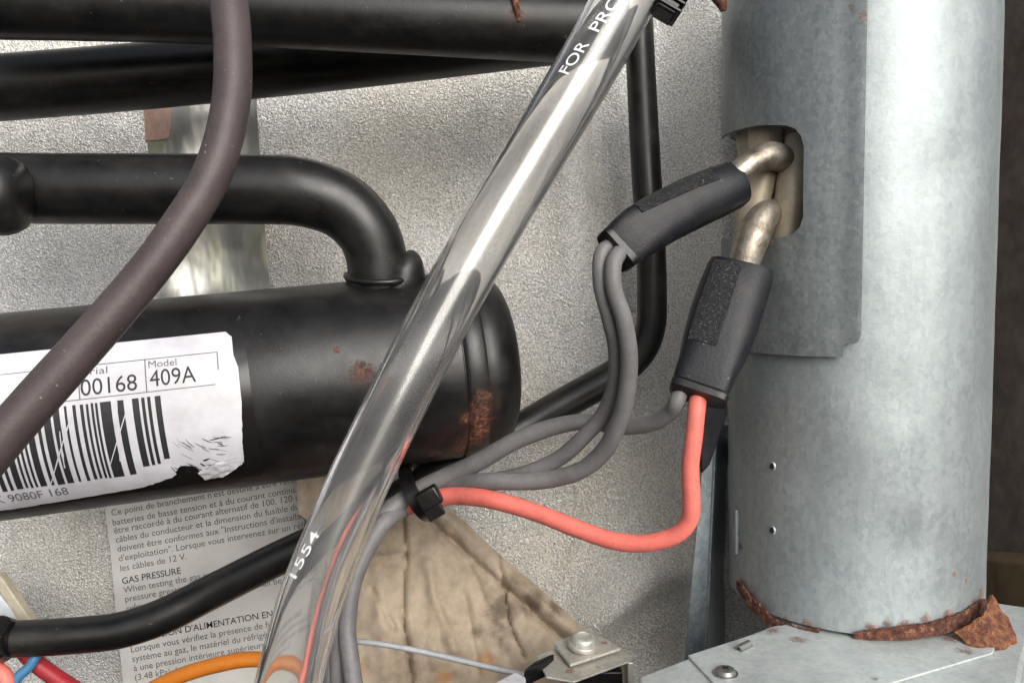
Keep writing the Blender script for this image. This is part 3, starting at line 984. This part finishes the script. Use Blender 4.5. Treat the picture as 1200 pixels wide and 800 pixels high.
# ================================================================== FLAT THINGS ON THE WALL
# strip of shiny foil tape behind the pipes
m = NT("shiny_foil_tape")
n1 = m.noise(22, 3, 0.6, vec=m.scale_vec((1.6, 1, 0.6)))
m.set(Base_Color=m.ramp(n1, [(0.35, (0.50, 0.50, 0.50)), (0.55, (0.68, 0.68, 0.62)), (0.70, (0.55, 0.57, 0.36))]), Metallic=0.85, Roughness=0.30, Normal=m.bump(n1, 0.5, 0.006))
def wall_pt(x, y, h): return P(x, y, WALL_Y) - Vector((0, wall_disp(x, y) + h, 0))
bm = poly_sheet([(166, 90), (300, 90), (320, 350), (192, 350)], 8, 8)
def tape_h(u, v): return 0.0028 + 0.0022 * math.sin(u / 17 + v / 160) + 0.001 * noise.noise(Vector((u / 30, v / 60, 4)))
map_bm(bm, lambda u, v: wall_pt(u, v, tape_h(u, v)))
o_ = from_bm("foil_tape", bm, m.m, angle=80, solid=0.0004)
tape = tag(o_, "shiny strip of foil tape on the wall behind the black riser pipe", "tape")
m = plain("copper_film", (0.66, 0.44, 0.36), 0.3, 0.6)
bm = poly_sheet([(169, 100), (205, 100), (203, 150), (200, 163), (186, 165), (171, 165)], 4, 4)
map_bm(bm, lambda u, v: wall_pt(u, v, tape_h(u, v) + 0.0006))
from_bm("copper_patch", bm, m, tape, angle=80, solid=0.0003)["label"] = "pinkish copper coloured patch"

# printed instruction label low on the wall
m = NT("aged_label_paper")
n1 = m.noise(30, 5, 0.65)
m.set(Base_Color=m.ramp(n1, [(0.3, (0.50, 0.49, 0.46)), (0.7, (0.63, 0.62, 0.60))]), Roughness=0.55, Normal=m.bump(m.noise(200, 3), 0.2, 0.0004))
out_ = [(116, 545), (352, 520), (356, 600), (375, 840), (150, 850), (138, 740), (129, 640)]
bm = poly_sheet(out_, 12, 12)
def flat_pt(x, y, h): return P(x, y, 0.5235 - h)
map_bm(bm, lambda u, v: flat_pt(u, v, 0.0))
il = thing("instruction_label", flat_pt(240, 800, 0), "grey paper label printed with French and English gas instructions", "label")
from_bm("label_paper", bm, m.m, il, angle=80, solid=0.0003)
lines = [(129.5, 592.5, "raccordements de votre appareil au courant de la batterie", 0), (131, 604, "Ce point de branchement n'est destin\u00e9 \u00e0 \u00eatre raccord\u00e9", 0), (132.5, 615.5, "batteries de basse tension et \u00e0 du courant continu. Il ne", 0),
         (134, 625, "\u00eatre raccord\u00e9 \u00e0 du courant alternatif de 100, 120 ou 240", 0), (136, 635.5, "c\u00e2bles du conducteur et la dimension du fusible du bricol", 0),
         (138, 646.5, "doivent \u00eatre conformes aux \"Instructions d'installation", 0), (139.5, 657.5, "d'exploitation\". Lorsque vous intervenez sur un r\u00e9frig", 0),
         (141.5, 669, "les c\u00e2bles de 12 V.", 0), (143.5, 684, "GAS PRESSURE", 1), (145, 694.5, "When testing the gas system for leaks with an internal", 0),
         (147, 705, "pressure greater than 1/2 psi (3.48 kPa). When the", 0), (148.5, 716, "refrigerator is on, the gas pressure shall be 11 inch", 0), (150, 729, "(2.75 kPa).", 0),
         (152, 752.5, "LA PRESSION D'ALIMENTATION EN GAZ", 1), (153.8, 764, "Lorsque vous v\u00e9rifiez la pr\u00e9sence de fuites dans le", 0), (155.4, 775, "syst\u00e8me au gaz, le mat\u00e9riel du r\u00e9frig\u00e9rateur soumis", 0),
         (157, 786, "\u00e0 une pression int\u00e9rieure sup\u00e9rieure \u00e0 2", 0), (158.6, 797, "(3.48 kPa). Lorsque le r\u00e9frig\u00e9rateur est", 0)]
V, Fc = [], []
ca, sa = math.cos(R(10.3)), math.sin(R(10.3))
for (x, y, s, bd) in lines:
    px_em = 10.7 if not bd else 10.9
    def fn(a, b, w, x=x, y=y):
        X, Y_ = a * px_em, b * px_em
        return flat_pt(x + X * ca - Y_ * sa * 0.7, y - X * sa - Y_ * ca, 0.00045)
    if bd:
        VB, FB = [], []
        add_text(VB, FB, s, fn, True)
        from_py("printed_heading", VB, FB, M["ink"], il, smooth_on=False)
    else:
        add_text(V, Fc, s, fn)
from_py("printed_text", V, Fc, M["grey_ink"], il, smooth_on=False)

# crumpled brown paper flap
m = NT("stained_kraft_paper")
n1, n2 = m.noise(34, 6, 0.65, vec=m.scale_vec((1.1, 1, 0.9))), m.noise(180, 5, 0.7)
f = m.math('ADD', m.math('MULTIPLY', n1, 0.7), m.math('MULTIPLY', n2, 0.3))
col = m.ramp(f, [(0.28, (0.17, 0.128, 0.088)), (0.42, (0.27, 0.212, 0.152)), (0.56, (0.37, 0.30, 0.222)), (0.75, (0.47, 0.395, 0.305))])
st = m.spots([(P(x, y, 0.462), r) for x, y, r in ((545, 650, .012), (592, 738, .010), (530, 625, .010), (575, 655, .008), (650, 712, .006), (605, 685, .010), (625, 705, .008), (585, 712, .009), (560, 680, .009), (560, 740, .006), (480, 700, .004), (476, 740, .004))], 0.7, 70)
col = m.mix(m.math('MULTIPLY', st, 0.85), col, (0.095, 0.067, 0.044))
oc = m.spots([(P(x, y, 0.455), r) for x, y, r in ((570, 775, .006), (425, 780, .006), (520, 790, .007))], 0.5, 90)
col = m.mix(m.math('MULTIPLY', oc, 0.7), col, (0.36, 0.16, 0.05))
m.set(Base_Color=col, Roughness=0.75, Normal=m.bump(m.math('ADD', n1, m.math('MULTIPLY', n2, 0.5)), 0.3, 0.0012))
kr = [(346, 545), (395, 548), (440, 580), (500, 582), (520, 592), (548, 614), (580, 645), (612, 672), (648, 703), (680, 733), (697, 745), (690, 775), (650, 830), (400, 850), (392, 760), (398, 690), (370, 620), (350, 600)]
creases = [((472, 600), (476, 650), 2.5, -.0045), ((476, 650), (472, 720), 2.5, -.0060), ((472, 720), (483, 800), 2.8, -.0060), ((583, 640), (590, 690), 2.2, -.005), ((590, 690), (597, 730), 2.2, -.005), ((597, 730), (614, 770), 2.2, -.005), ((520, 625), (600, 690), 9, .005), ((436, 690), (462, 735), 3, -.003), ((428, 655), (470, 650), 4, .003), ((500, 660), (530, 760), 7, .004), ((512, 690), (522, 720), 3, -.003), ((440, 640), (452, 790), 8, .003), ((545, 700), (560, 790), 4, -.003), ((505, 640), (508, 780), 5, .002), ((575, 720), (600, 735), 4, .003), ((540, 640), (575, 720), 4, -.0025)]
def kraft(u, v):
    d = 0.0042 * fbm((u / 60, v / 90, 1.7), 4) + 0.0006 * fbm((u / 14, v / 20, 5.0), 3)
    for a, b, w, h in creases:
        q, sd, t = seg_dist((u, v), a, b)
        d += 0.75 * h * math.exp(-(q / w) ** 2)
    q, sd, t = seg_dist((u, v), (505, 575), (700, 748))           # turned-over hem on the sloping edge
    d += 0.0055 * math.exp(-((q - 11) / 9) ** 2) - 0.005 * math.exp(-((q - 27) / 4) ** 2)
    Yb = 0.497 - 0.045 * smooth(570, 790, v)
    return P(u, v, Yb - d)
bm = poly_sheet(kr, 3.2, 3.2)
map_bm(bm, kraft)
o_ = from_bm("paper_flap", bm, m.m, angle=80, solid=0.0006)
tag(o_, "crumpled stained brown paper flap below the black tank", "paper")

# ================================================================== HEATER ELEMENTS AND BOOTS
def loft(secs, n=36, cap0=True, cap1=True):
    """secs: (centre, axis_w, axis_d, half_w, half_d, exponent)"""
    vs_, fs_ = [], []
    for (c, aw, ad, hw, hd, ex) in secs:
        for k in range(n):
            a = 2 * math.pi * k / n
            ca_, sa_ = math.cos(a), math.sin(a)
            vs_.append(c + aw * hw * math.copysign(abs(ca_) ** (2 / ex), ca_) + ad * hd * math.copysign(abs(sa_) ** (2 / ex), sa_))
    for i in range(len(secs) - 1):
        for k in range(n):
            k2 = (k + 1) % n
            fs_.append((i * n + k, i * n + k2, (i + 1) * n + k2, (i + 1) * n + k))
    if cap0: fs_.append(tuple(reversed(range(n))))
    if cap1: fs_.append(tuple((len(secs) - 1) * n + k for k in range(n)))
    return vs_, fs_
def boot_secs(rows):
    """rows: (px, py, Y, half width px, half depth px, exponent)"""
    cs = [P(r[0], r[1], r[2]) for r in rows]
    out = []
    for i, r in enumerate(rows):
        ax = (cs[min(i + 1, len(cs) - 1)] - cs[max(i - 1, 0)]).normalized()
        view = (CAM - cs[i]).normalized()
        aw = ax.cross(view).normalized()
        ad = aw.cross(ax).normalized()
        out.append((cs[i], aw, ad, S(r[3], cs[i]), S(r[4], cs[i]), r[5]))
    return out
m = NT("moulded_rough_rubber")
g = m.noise(900, 4, 0.7, dist=1.0)
m.set(Base_Color=m.ramp(g, [(0.44, (0.006, 0.006, 0.007)), (0.58, (0.02, 0.02, 0.022)), (0.68, (0.13, 0.13, 0.125))]), Roughness=0.6, Normal=m.bump(g, 1.0, 0.0012))
M["rough_rubber"] = m.m
def make_boot(base, label, rows, lip_rows, pan, pan_h):
    t = thing("heater_boot", base, label, "rubber boot", "black rubber boots on the heater leads")
    vs_, fs_ = loft(boot_secs(rows))
    from_py("boot_sleeve", vs_, fs_, M["boot"], t, angle=45)
    vs_, fs_ = loft(boot_secs(lip_rows))
    from_py("boot_lip", vs_, fs_, M["tie"], t, angle=40)
    # raised moulded panel riding on the sleeve: a patch a little above the surface
    secs = boot_secs(pan)
    V, Fc = [], []
    K = 9
    for (c, aw, ad, hw, hd, ex) in secs:
        for k in range(K):
            a = math.pi / 2 + (k / (K - 1) - 0.5) * pan_h[0] + pan_h[1]
            ca_, sa_ = math.cos(a), math.sin(a)
            V.append(c + aw * hw * math.copysign(abs(ca_) ** (2 / ex), ca_) + ad * (hd + 0.0003) * math.copysign(abs(sa_) ** (2 / ex), sa_))
    for i in range(len(secs) - 1):
        for k in range(K - 1):
            Fc.append((i * K + k, i * K + k + 1, (i + 1) * K + k + 1, (i + 1) * K + k))
    from_py("moulded_panel", V, Fc, M["rough_rubber"], t, angle=80, solid=0.0007, solid_off=0.5)
    return t
up_rows = [(724, 292, .366, 26, 16, 5), (733, 284, .367, 29, 19, 4.5), (748, 272, .369, 31, 22, 3.6), (775, 256, .373, 31, 25, 2.8), (810, 238, .377, 31, 27, 2.4), (840, 225, .381, 30, 27, 2.2), (858, 217.5, .383, 28, 26, 2), (867, 213.5, .384, 25, 23, 2), (871, 212, .384, 18, 17, 2)]
up_pan = [(752, 269, .3695, 31, 22.5, 3.4), (775, 256, .373, 31, 25.5, 2.8), (810, 238, .377, 31, 27.5, 2.4), (835, 227, .3805, 30, 27.5, 2.2)]
make_boot(P(790, 300, .38), "black rubber heater boot at the upper tube with two grey wires", up_rows, [(719, 296, .365, 25, 14, 6), (721, 294.5, .3655, 27.5, 17.5, 6), (727, 289, .3665, 28, 18, 5), (729, 287, .3667, 26, 16, 5)], up_pan, (0.75, 0.75))
lo_rows = [(818, 462, .362, 32, 16, 5), (822, 450, .364, 34, 20, 4.5), (829, 430, .367, 35, 23, 3.8), (838, 405, .370, 39, 26, 3), (848, 375, .374, 41, 28, 2.6), (858, 345, .378, 40.5, 28, 2.5), (866, 322, .381, 39, 27, 2.6), (869, 311, .382, 36, 24, 2.8), (870, 307, .382, 30, 18, 3)]
lo_pan = [(836, 412, .369, 38, 25, 3.2), (841, 396, .371, 40, 26.5, 2.8), (848, 375, .374, 41, 28.5, 2.6), (858, 345, .378, 40.5, 28.5, 2.5), (866, 320, .381, 39, 27.5, 2.6)]
make_boot(P(840, 465, .37), "black rubber heater boot at the lower tube with a red and a grey wire", lo_rows, [(817, 466, .361, 30, 14, 6), (817.5, 464, .3615, 34, 18, 6), (820, 457, .3625, 35, 19.5, 5), (821, 454, .363, 33, 17, 5)], lo_pan, (0.85, -0.42 + 0.84))
o_ = tube("heater_tube", [(840, 224, .379, 12), (866, 202, .381, 13.5), (885, 188, .383, 15), (903, 183, .387, 16), (916, 186, .394, 16.5), (922, 192, .405, 16.5)], M["brass"], n=8, wob=0.12)
tag(o_, "dull metal heater tube entering the cutout from the upper boot", "heater tube", "heater tubes in the flue cutout")
o_ = tube("heater_tube", [(866, 325, .380, 18), (874, 298, .381, 18.5), (883, 276, .382, 18.5), (892, 258, .385, 17.5), (902, 250, .391, 15.5), (910, 252, .401, 15)], M["brass"], n=8, wob=0.12)
tag(o_, "dull metal heater tube rising from the lower boot into the cutout", "heater tube", "heater tubes in the flue cutout")

# ================================================================== WIRES
def wire(name, pts, mat, label, group, sides=18):
    return tag(tube(name, pts, mat, sides=sides, n=10, wob=0.05), label, "wire", group)
G = "grey heater wires"
wire("grey_wire", [(732, 280, .3695, 8), (715, 287, .366, 8.5), (704, 300, .3635, 9), (704, 335, .363, 9), (713, 370, .365, 9), (721, 405, .37, 9.5), (722, 440, .377, 9.5), (713, 474, .385, 9.5), (695, 500, .392, 9.5), (655, 537, .402, 9.5), (610, 556, .412, 9.5), (560, 566, .424, 9.5), (515, 572, .437, 9.5), (478, 584, .438, 10), (448, 602, .428, 10), (423, 640, .422, 10), (404, 685, .412, 10), (394, 735, .405, 10), (389, 790, .400, 10), (388, 840, .398, 10)], M["grey_wire"], "grey wire from the left side of the upper boot", G)
wire("grey_wire", [(742, 286, .367, 8.5), (729, 293, .363, 9.5), (719, 310, .359, 10), (720, 340, .358, 10), (731, 375, .360, 10.5), (737, 415, .364, 10.5), (735, 455, .37, 10.5), (725, 496, .378, 10.5), (706, 530, .387, 10.5), (676, 553, .395, 10.5), (630, 563, .403, 10.5), (575, 564, .411, 10.5), (525, 570, .429, 10.5), (482, 590, .431, 10.5), (450, 612, .417, 10.5), (427, 648, .41, 10.5), (412, 690, .403, 10.5), (407, 735, .398, 10.5), (411, 775, .392, 10.5), (420, 840, .385, 10.5)], M["grey_wire"], "grey wire from the right side of the upper boot", G)
wire("grey_wire", [(800, 452, .365, 9), (793, 470, .364, 9.5), (786, 482, .368, 9.5), (764, 496, .376, 9.5), (728, 500, .388, 9.5), (687, 494, .398, 9.5), (648, 500, .406, 10), (603, 517, .414, 10.5), (562, 540, .42, 11), (520, 560, .428, 11), (486, 577, .429, 11), (455, 600, .422, 11), (430, 632, .416, 11), (408, 678, .406, 11), (398, 735, .401, 10), (396, 790, .398, 10), (397, 840, .396, 10)], M["grey_wire"], "grey wire leaving the lower boot beside the red wire", G)
wire("red_wire", [(824, 448, .3655, 9.5), (818, 468, .3625, 10.5), (814, 505, .360, 10.5), (809, 545, .360, 10.5), (810, 580, .360, 10.5), (808, 608, .362, 10.5), (791, 627, .365, 10.5), (756, 636, .37, 10.5), (718, 633, .376, 10.5), (676, 619, .384, 10.5), (630, 601, .393, 10.5), (580, 586, .402, 10.5), (535, 581, .416, 10.5), (500, 586, .424, 10.5), (468, 597, .430, 10), (440, 607, .428, 10), (415, 635, .426, 10), (397, 680, .42, 10), (382, 735, .412, 9.5), (371, 790, .406, 9.5), (362, 840, .402, 9.5)], M["red_wire"], "faded coral red wire looping from the lower boot to the tie", "coloured wires")
wire("thin_wire", [(400, 752, .42, 3.5), (430, 752, .42, 3.5), (480, 760, .42, 3.5), (530, 771, .418, 3.5), (580, 783, .415, 3.5), (615, 790, .412, 3.5)], plain("pale_grey_wire", (0.30, 0.31, 0.33), 0.45), "thin pale grey wire lying over the brown paper", "coloured wires")
wire("orange_wire", [(150, 822, .47, 9), (185, 803, .468, 9), (220, 788, .466, 9), (260, 777, .464, 9), (300, 772, .462, 9), (345, 778, .46, 9), (380, 800, .46, 9)], M["orange"], "orange wire over the printed label", "coloured wires")
wire("deep_red_wire", [(22, 752, .455, 10), (34, 768, .45, 10), (52, 784, .448, 10), (85, 806, .446, 10), (130, 830, .444, 10)], M["deep_red"], "crimson wire at the lower left below the pipe nut", "coloured wires")
wire("blue_wire", [(46, 755, .448, 5.5), (42, 768, .444, 6), (34, 781, .442, 6), (22, 792, .44, 6), (8, 812, .438, 6)], M["blue"], "short blue wire crossing the crimson wire", "coloured wires")
wire("coral_wire", [(-12, 775, .44, 8), (4, 790, .438, 9), (10, 806, .437, 9), (14, 830, .436, 9)], M["red_wire"], "coral wire end in the lower left corner", "coloured wires")

# cable tie round the thin pipe and the bundle
ct = thing("cable_tie", P(500, 600, .42), "black cable tie holding the wires to the thin pipe", "cable tie", "black cable ties")
def strap(loop, w, mat, parent, th=0.0011, name="tie_strap"):
    """closed strap: loop of world points, w = width vector"""
    n = len(loop)
    c = sum(loop, Vector()) / n
    V, Fc = [], []
    for p in loop:
        d = (p - c).normalized() * th
        V += [p - w / 2, p + w / 2, p + d + w / 2, p + d - w / 2]
    for i in range(n):
        a, b = 4 * i, 4 * ((i + 1) % n)
        for k in range(4):
            k2 = (k + 1) % 4
            Fc.append((a + k, b + k, b + k2, a + k2))
    return from_py(name, V, Fc, mat, parent, angle=40)
pc = P(489, 568, 0.44)
ax = (P(440, 598, 0.44) - P(540, 541, 0.44)).normalized()
side_ = Vector((0, 1, 0)) - ax * ax.y; side_.normalize()
upd = ax.cross(side_); 
if upd.z < 0: upd = -upd
lp = []
for k in range(40):
    a = 2 * math.pi * k / 40
    lp.append(P(494, 571, 0.443) + upd * 0.0142 * math.cos(a) + side_ * 0.026 * math.copysign(abs(math.sin(a)) ** 0.8, math.sin(a)))
strap(lp, ax * 0.0072, M["tie"], ct)
hc = P(503, 583, 0.414)
bm = bmesh.new()
box_bm(bm, hc, ax, side_, upd, 0.0112, 0.0066, 0.0092)
from_bm("tie_head", bm, M["tie"], ct, bevel=0.0011)
bm = bmesh.new()
box_bm(bm, P(508, 597, 0.4125) , ax, side_, upd, 0.0085, 0.0030, 0.0085)
from_bm("tie_tail", bm, M["tie"], ct, bevel=0.0004)

# ================================================================== BOLTED TERMINAL CLIP
ZK = PZ(690, 770, 0).z
zk = P(690, 765, 0.395).z
tc = thing("terminal_clip", P(680, 830, 0.39), "bolted metal terminal clip with a rusty washer beside the burner box", "terminal")
M["zinc"] = galv("dull_zinc_clip", (0.44, 0.42, 0.37), (0.66, 0.64, 0.58), 0.42, 0.55, rust=[(PZ(708, 752, zk), .0022), (PZ(668, 786, zk - .003), .003), (PZ(700, 780, zk - .003), .0015)])
prism("clip_body", zpoly([(628, 768), (690, 741), (742, 768), (737, 774), (672, 798), (640, 792)], zk - 0.0035), Vector((0, 0, -0.0012)), M["zinc"], tc, smooth_on=False, bevel=0.0005)
q0, q1 = PZ(741, 775, zk - .0035), PZ(690, 741, zk - .0035)
prism("clip_wall", [PZ(743, 776, zk - .0045), PZ(735, 764, zk - .0045), PZ(735, 764, zk - .0045) + Vector((0, 0, -0.03)), PZ(743, 776, zk - .0045) + Vector((0, 0, -0.03))], Vector((-0.0030, 0, 0)), M["zinc"], tc, smooth_on=False, bevel=0.0004)
o_ = zpoly([(648, 752), (690, 736), (728, 757), (668, 775)], zk)
o_[3].z -= 0.0012; o_[2].z -= 0.0006
prism("square_washer", o_, Vector((0, 0, -0.0016)), M["zinc"], tc, smooth_on=False, bevel=0.0005)
c = PZ(683, 757, zk + 0.0002)
vs_, fs_ = lathe_axis([(0, .0072), (.0008, .0074), (.0018, .0074), (.0024, .0068), (.0025, .0060), (.0046, .0058), (.0054, .0050), (.0056, .0036), (.0050, .0030), (.0050, 0)], c, c + Vector((0.1, -0.1, 1)), 28)
from_py("bolt_head", vs_, fs_, M["zinc"], tc, angle=50)
bm = bmesh.new()
box_bm(bm, PZ(632, 784, zk - 0.004), (PZ(660, 772, zk) - PZ(620, 790, zk)).normalized(), Vector((0.5, 0.85, 0)).normalized(), Vector((0, 0, 1)), 0.013, 0.010, 0.008)
from_bm("black_block", bm, M["tie"], tc, bevel=0.0008)
o_ = zpoly([(566, 806), (604, 786), (616, 792), (617, 830), (560, 840)], zk - 0.003)
o_ = prism("white_connector", o_, Vector((0, 0, -0.012)), plain("pale_grey_plastic", (0.55, 0.55, 0.58), 0.45), tc, smooth_on=False, bevel=0.001)
bm = bmesh.new()
box_bm(bm, Vector((P(695, 790, 0.395).x, PZ(695, 786, zk - 0.0047).y + 0.008, zk - 0.0047 - 0.0135)), RGT, Vector((0, 1, 0)), Vector((0, 0, 1)), 0.026, 0.012, 0.024)
from_bm("black_insert", bm, M["tie"], tc, bevel=0.0006)

# ================================================================== FRONT: RUBBER CABLE AND CLEAR HOSE
o_ = tube("rubber_cable", [(258, -60, .345, 21.5), (268, 0, .338, 22), (273, 60, .332, 22), (270, 125, .326, 22), (250, 200, .319, 22.5), (209, 270, .312, 23), (158, 337, .305, 23.5), (99, 405, .298, 24.5), (38, 473, .291, 25.5), (-20, 540, .284, 26.5), (-60, 590, .28, 27)], M["hose"], sides=36, wob=0.015)
tag(o_, "scuffed brown grey rubber cable curving down in front of the tank", "cable")

hose = thing("clear_hose", P(340, 830, .28), "clear vinyl hose with white lettering running diagonally across the front", "hose")
hp = pxpath([(768, -64, .345, 37), (732, 0, .340, 37), (687, 80, .334, 36.5), (628, 178, .327, 36), (573, 270, .320, 36), (503, 396, .311, 36), (431, 540, .301, 36.5), (394, 625, .295, 37), (365, 700, .290, 38), (338, 800, .284, 39), (318, 880, .280, 40)], 12)
vs_, fs_ = tube_geo(hp, 64, inner=0.85)
m = NT("clear_vinyl")
m.set(Base_Color=(0.95, 0.945, 0.935), Roughness=0.06, IOR=1.38, Normal=m.bump(m.noise(45, 3, 0.5, vec=m.scale_vec((1, 1, 0.5))), 0.12, 0.002))
cloud = m.noise(50, 5, 0.65)
m.l(m.ramp(cloud, [(0.3, 0.99), (0.75, 0.955)]), m.b.inputs["Transmission Weight"])
m.l(m.ramp(m.noise(120, 5, 0.7), [(0.4, 0.03), (0.75, 0.08)]), m.b.inputs["Roughness"])
from_py("hose_wall", vs_, fs_, m.m, hose, angle=80)
hf = frames(hp)
cum = [0.0]
for i in range(1, len(hp)): cum.append(cum[-1] + (hp[i][0] - hp[i - 1][0]).length)
def hose_pt(s, ang, h):
    """s metres from the top end; ang 0 faces the lens, + towards the right of the hose"""
    i = max(0, min(len(cum) - 2, next((k for k in range(len(cum) - 1) if cum[k + 1] >= s), len(cum) - 2)))
    t = (s - cum[i]) / (cum[i + 1] - cum[i])
    c = hf[i][0].lerp(hf[i + 1][0], t); r = hf[i][1] + (hf[i + 1][1] - hf[i][1]) * t
    tx = hf[i][2].lerp(hf[i + 1][2], t).normalized()
    v = (CAM - c); v = (v - tx * v.dot(tx)).normalized()
    sd = tx.cross(v)
    if sd.x < 0: sd = -sd
    return c + (v * math.cos(ang) + sd * math.sin(ang)) * (r + h)
def hose_s(py):
    """arc position of the hose axis at photo row py"""
    for i in range(len(hp) - 1):
        d = hp[i][0] - CAM
        y0 = 400 - F_PX * d.dot(UPV) / d.dot(FWD)
        d = hp[i + 1][0] - CAM
        y1 = 400 - F_PX * d.dot(UPV) / d.dot(FWD)
        if y0 <= py <= y1: return cum[i] + (cum[i + 1] - cum[i]) * (py - y0) / (y1 - y0)
    return cum[-1]
def hose_text(s, py0, py1, ang0, ang1, size_ang, bold=True):
    """reads up the hose from row py0 to row py1"""
    s0, s1 = hose_s(py0), hose_s(py1)
    V, Fc = [], []
    add_text(V, Fc, s, lambda a, b, w: hose_pt(s0 + (s1 - s0) * a / w, ang0 + (ang1 - ang0) * a / w - b / 0.72 * size_ang, 0.00012), bold, 0.09)
    return from_py("hose_lettering", V, Fc, M["paint_white"], hose, smooth_on=False)
hose_text("FOR", 107, 71, -0.40, -0.28, 0.38)
hose_text("PROD", 57, 1, -0.22, 0.02, 0.38)
hose_text("1554", 680, 627, -0.66, -0.46, 0.36)
# clamp at the hose top
c, r = hp[13][0], hp[13][1]
k2 = thing("clamp_tie", hose_pt(hose_s(6), 1.2, .004), "small black ribbed clamp at the top right of the clear hose", "clamp", "black cable ties")
base = hose_pt(hose_s(-12), 1.25, .004)
tx = (hose_pt(hose_s(-20), 1.25, .004) - hose_pt(hose_s(20), 1.25, .004)).normalized()
nn = Vector((0, 1, 0)); nn = (nn - tx * nn.dot(tx)).normalized()
bm = bmesh.new()
box_bm(bm, base, tx, nn, tx.cross(nn), 0.010, 0.010, 0.008)
from_bm("clamp_block", bm, M["tie"], k2, bevel=0.0008)
for i in range(3):
    bm = bmesh.new()
    box_bm(bm, base + tx * (0.0035 - 0.0033 * i), tx, nn, tx.cross(nn), 0.0014, 0.012, 0.0105)
    from_bm("clamp_rib", bm, M["tie"], k2, bevel=0.0004)
o_ = tube("rust_tab", [(838, -30, .40, 8), (841, -8, .398, 8), (846, 4, .398, 7), (848, 13, .398, 4)], M["rust"], wob=.3)
tag(o_, "rusty brown tab at the upper left of the flue", "rust tab")
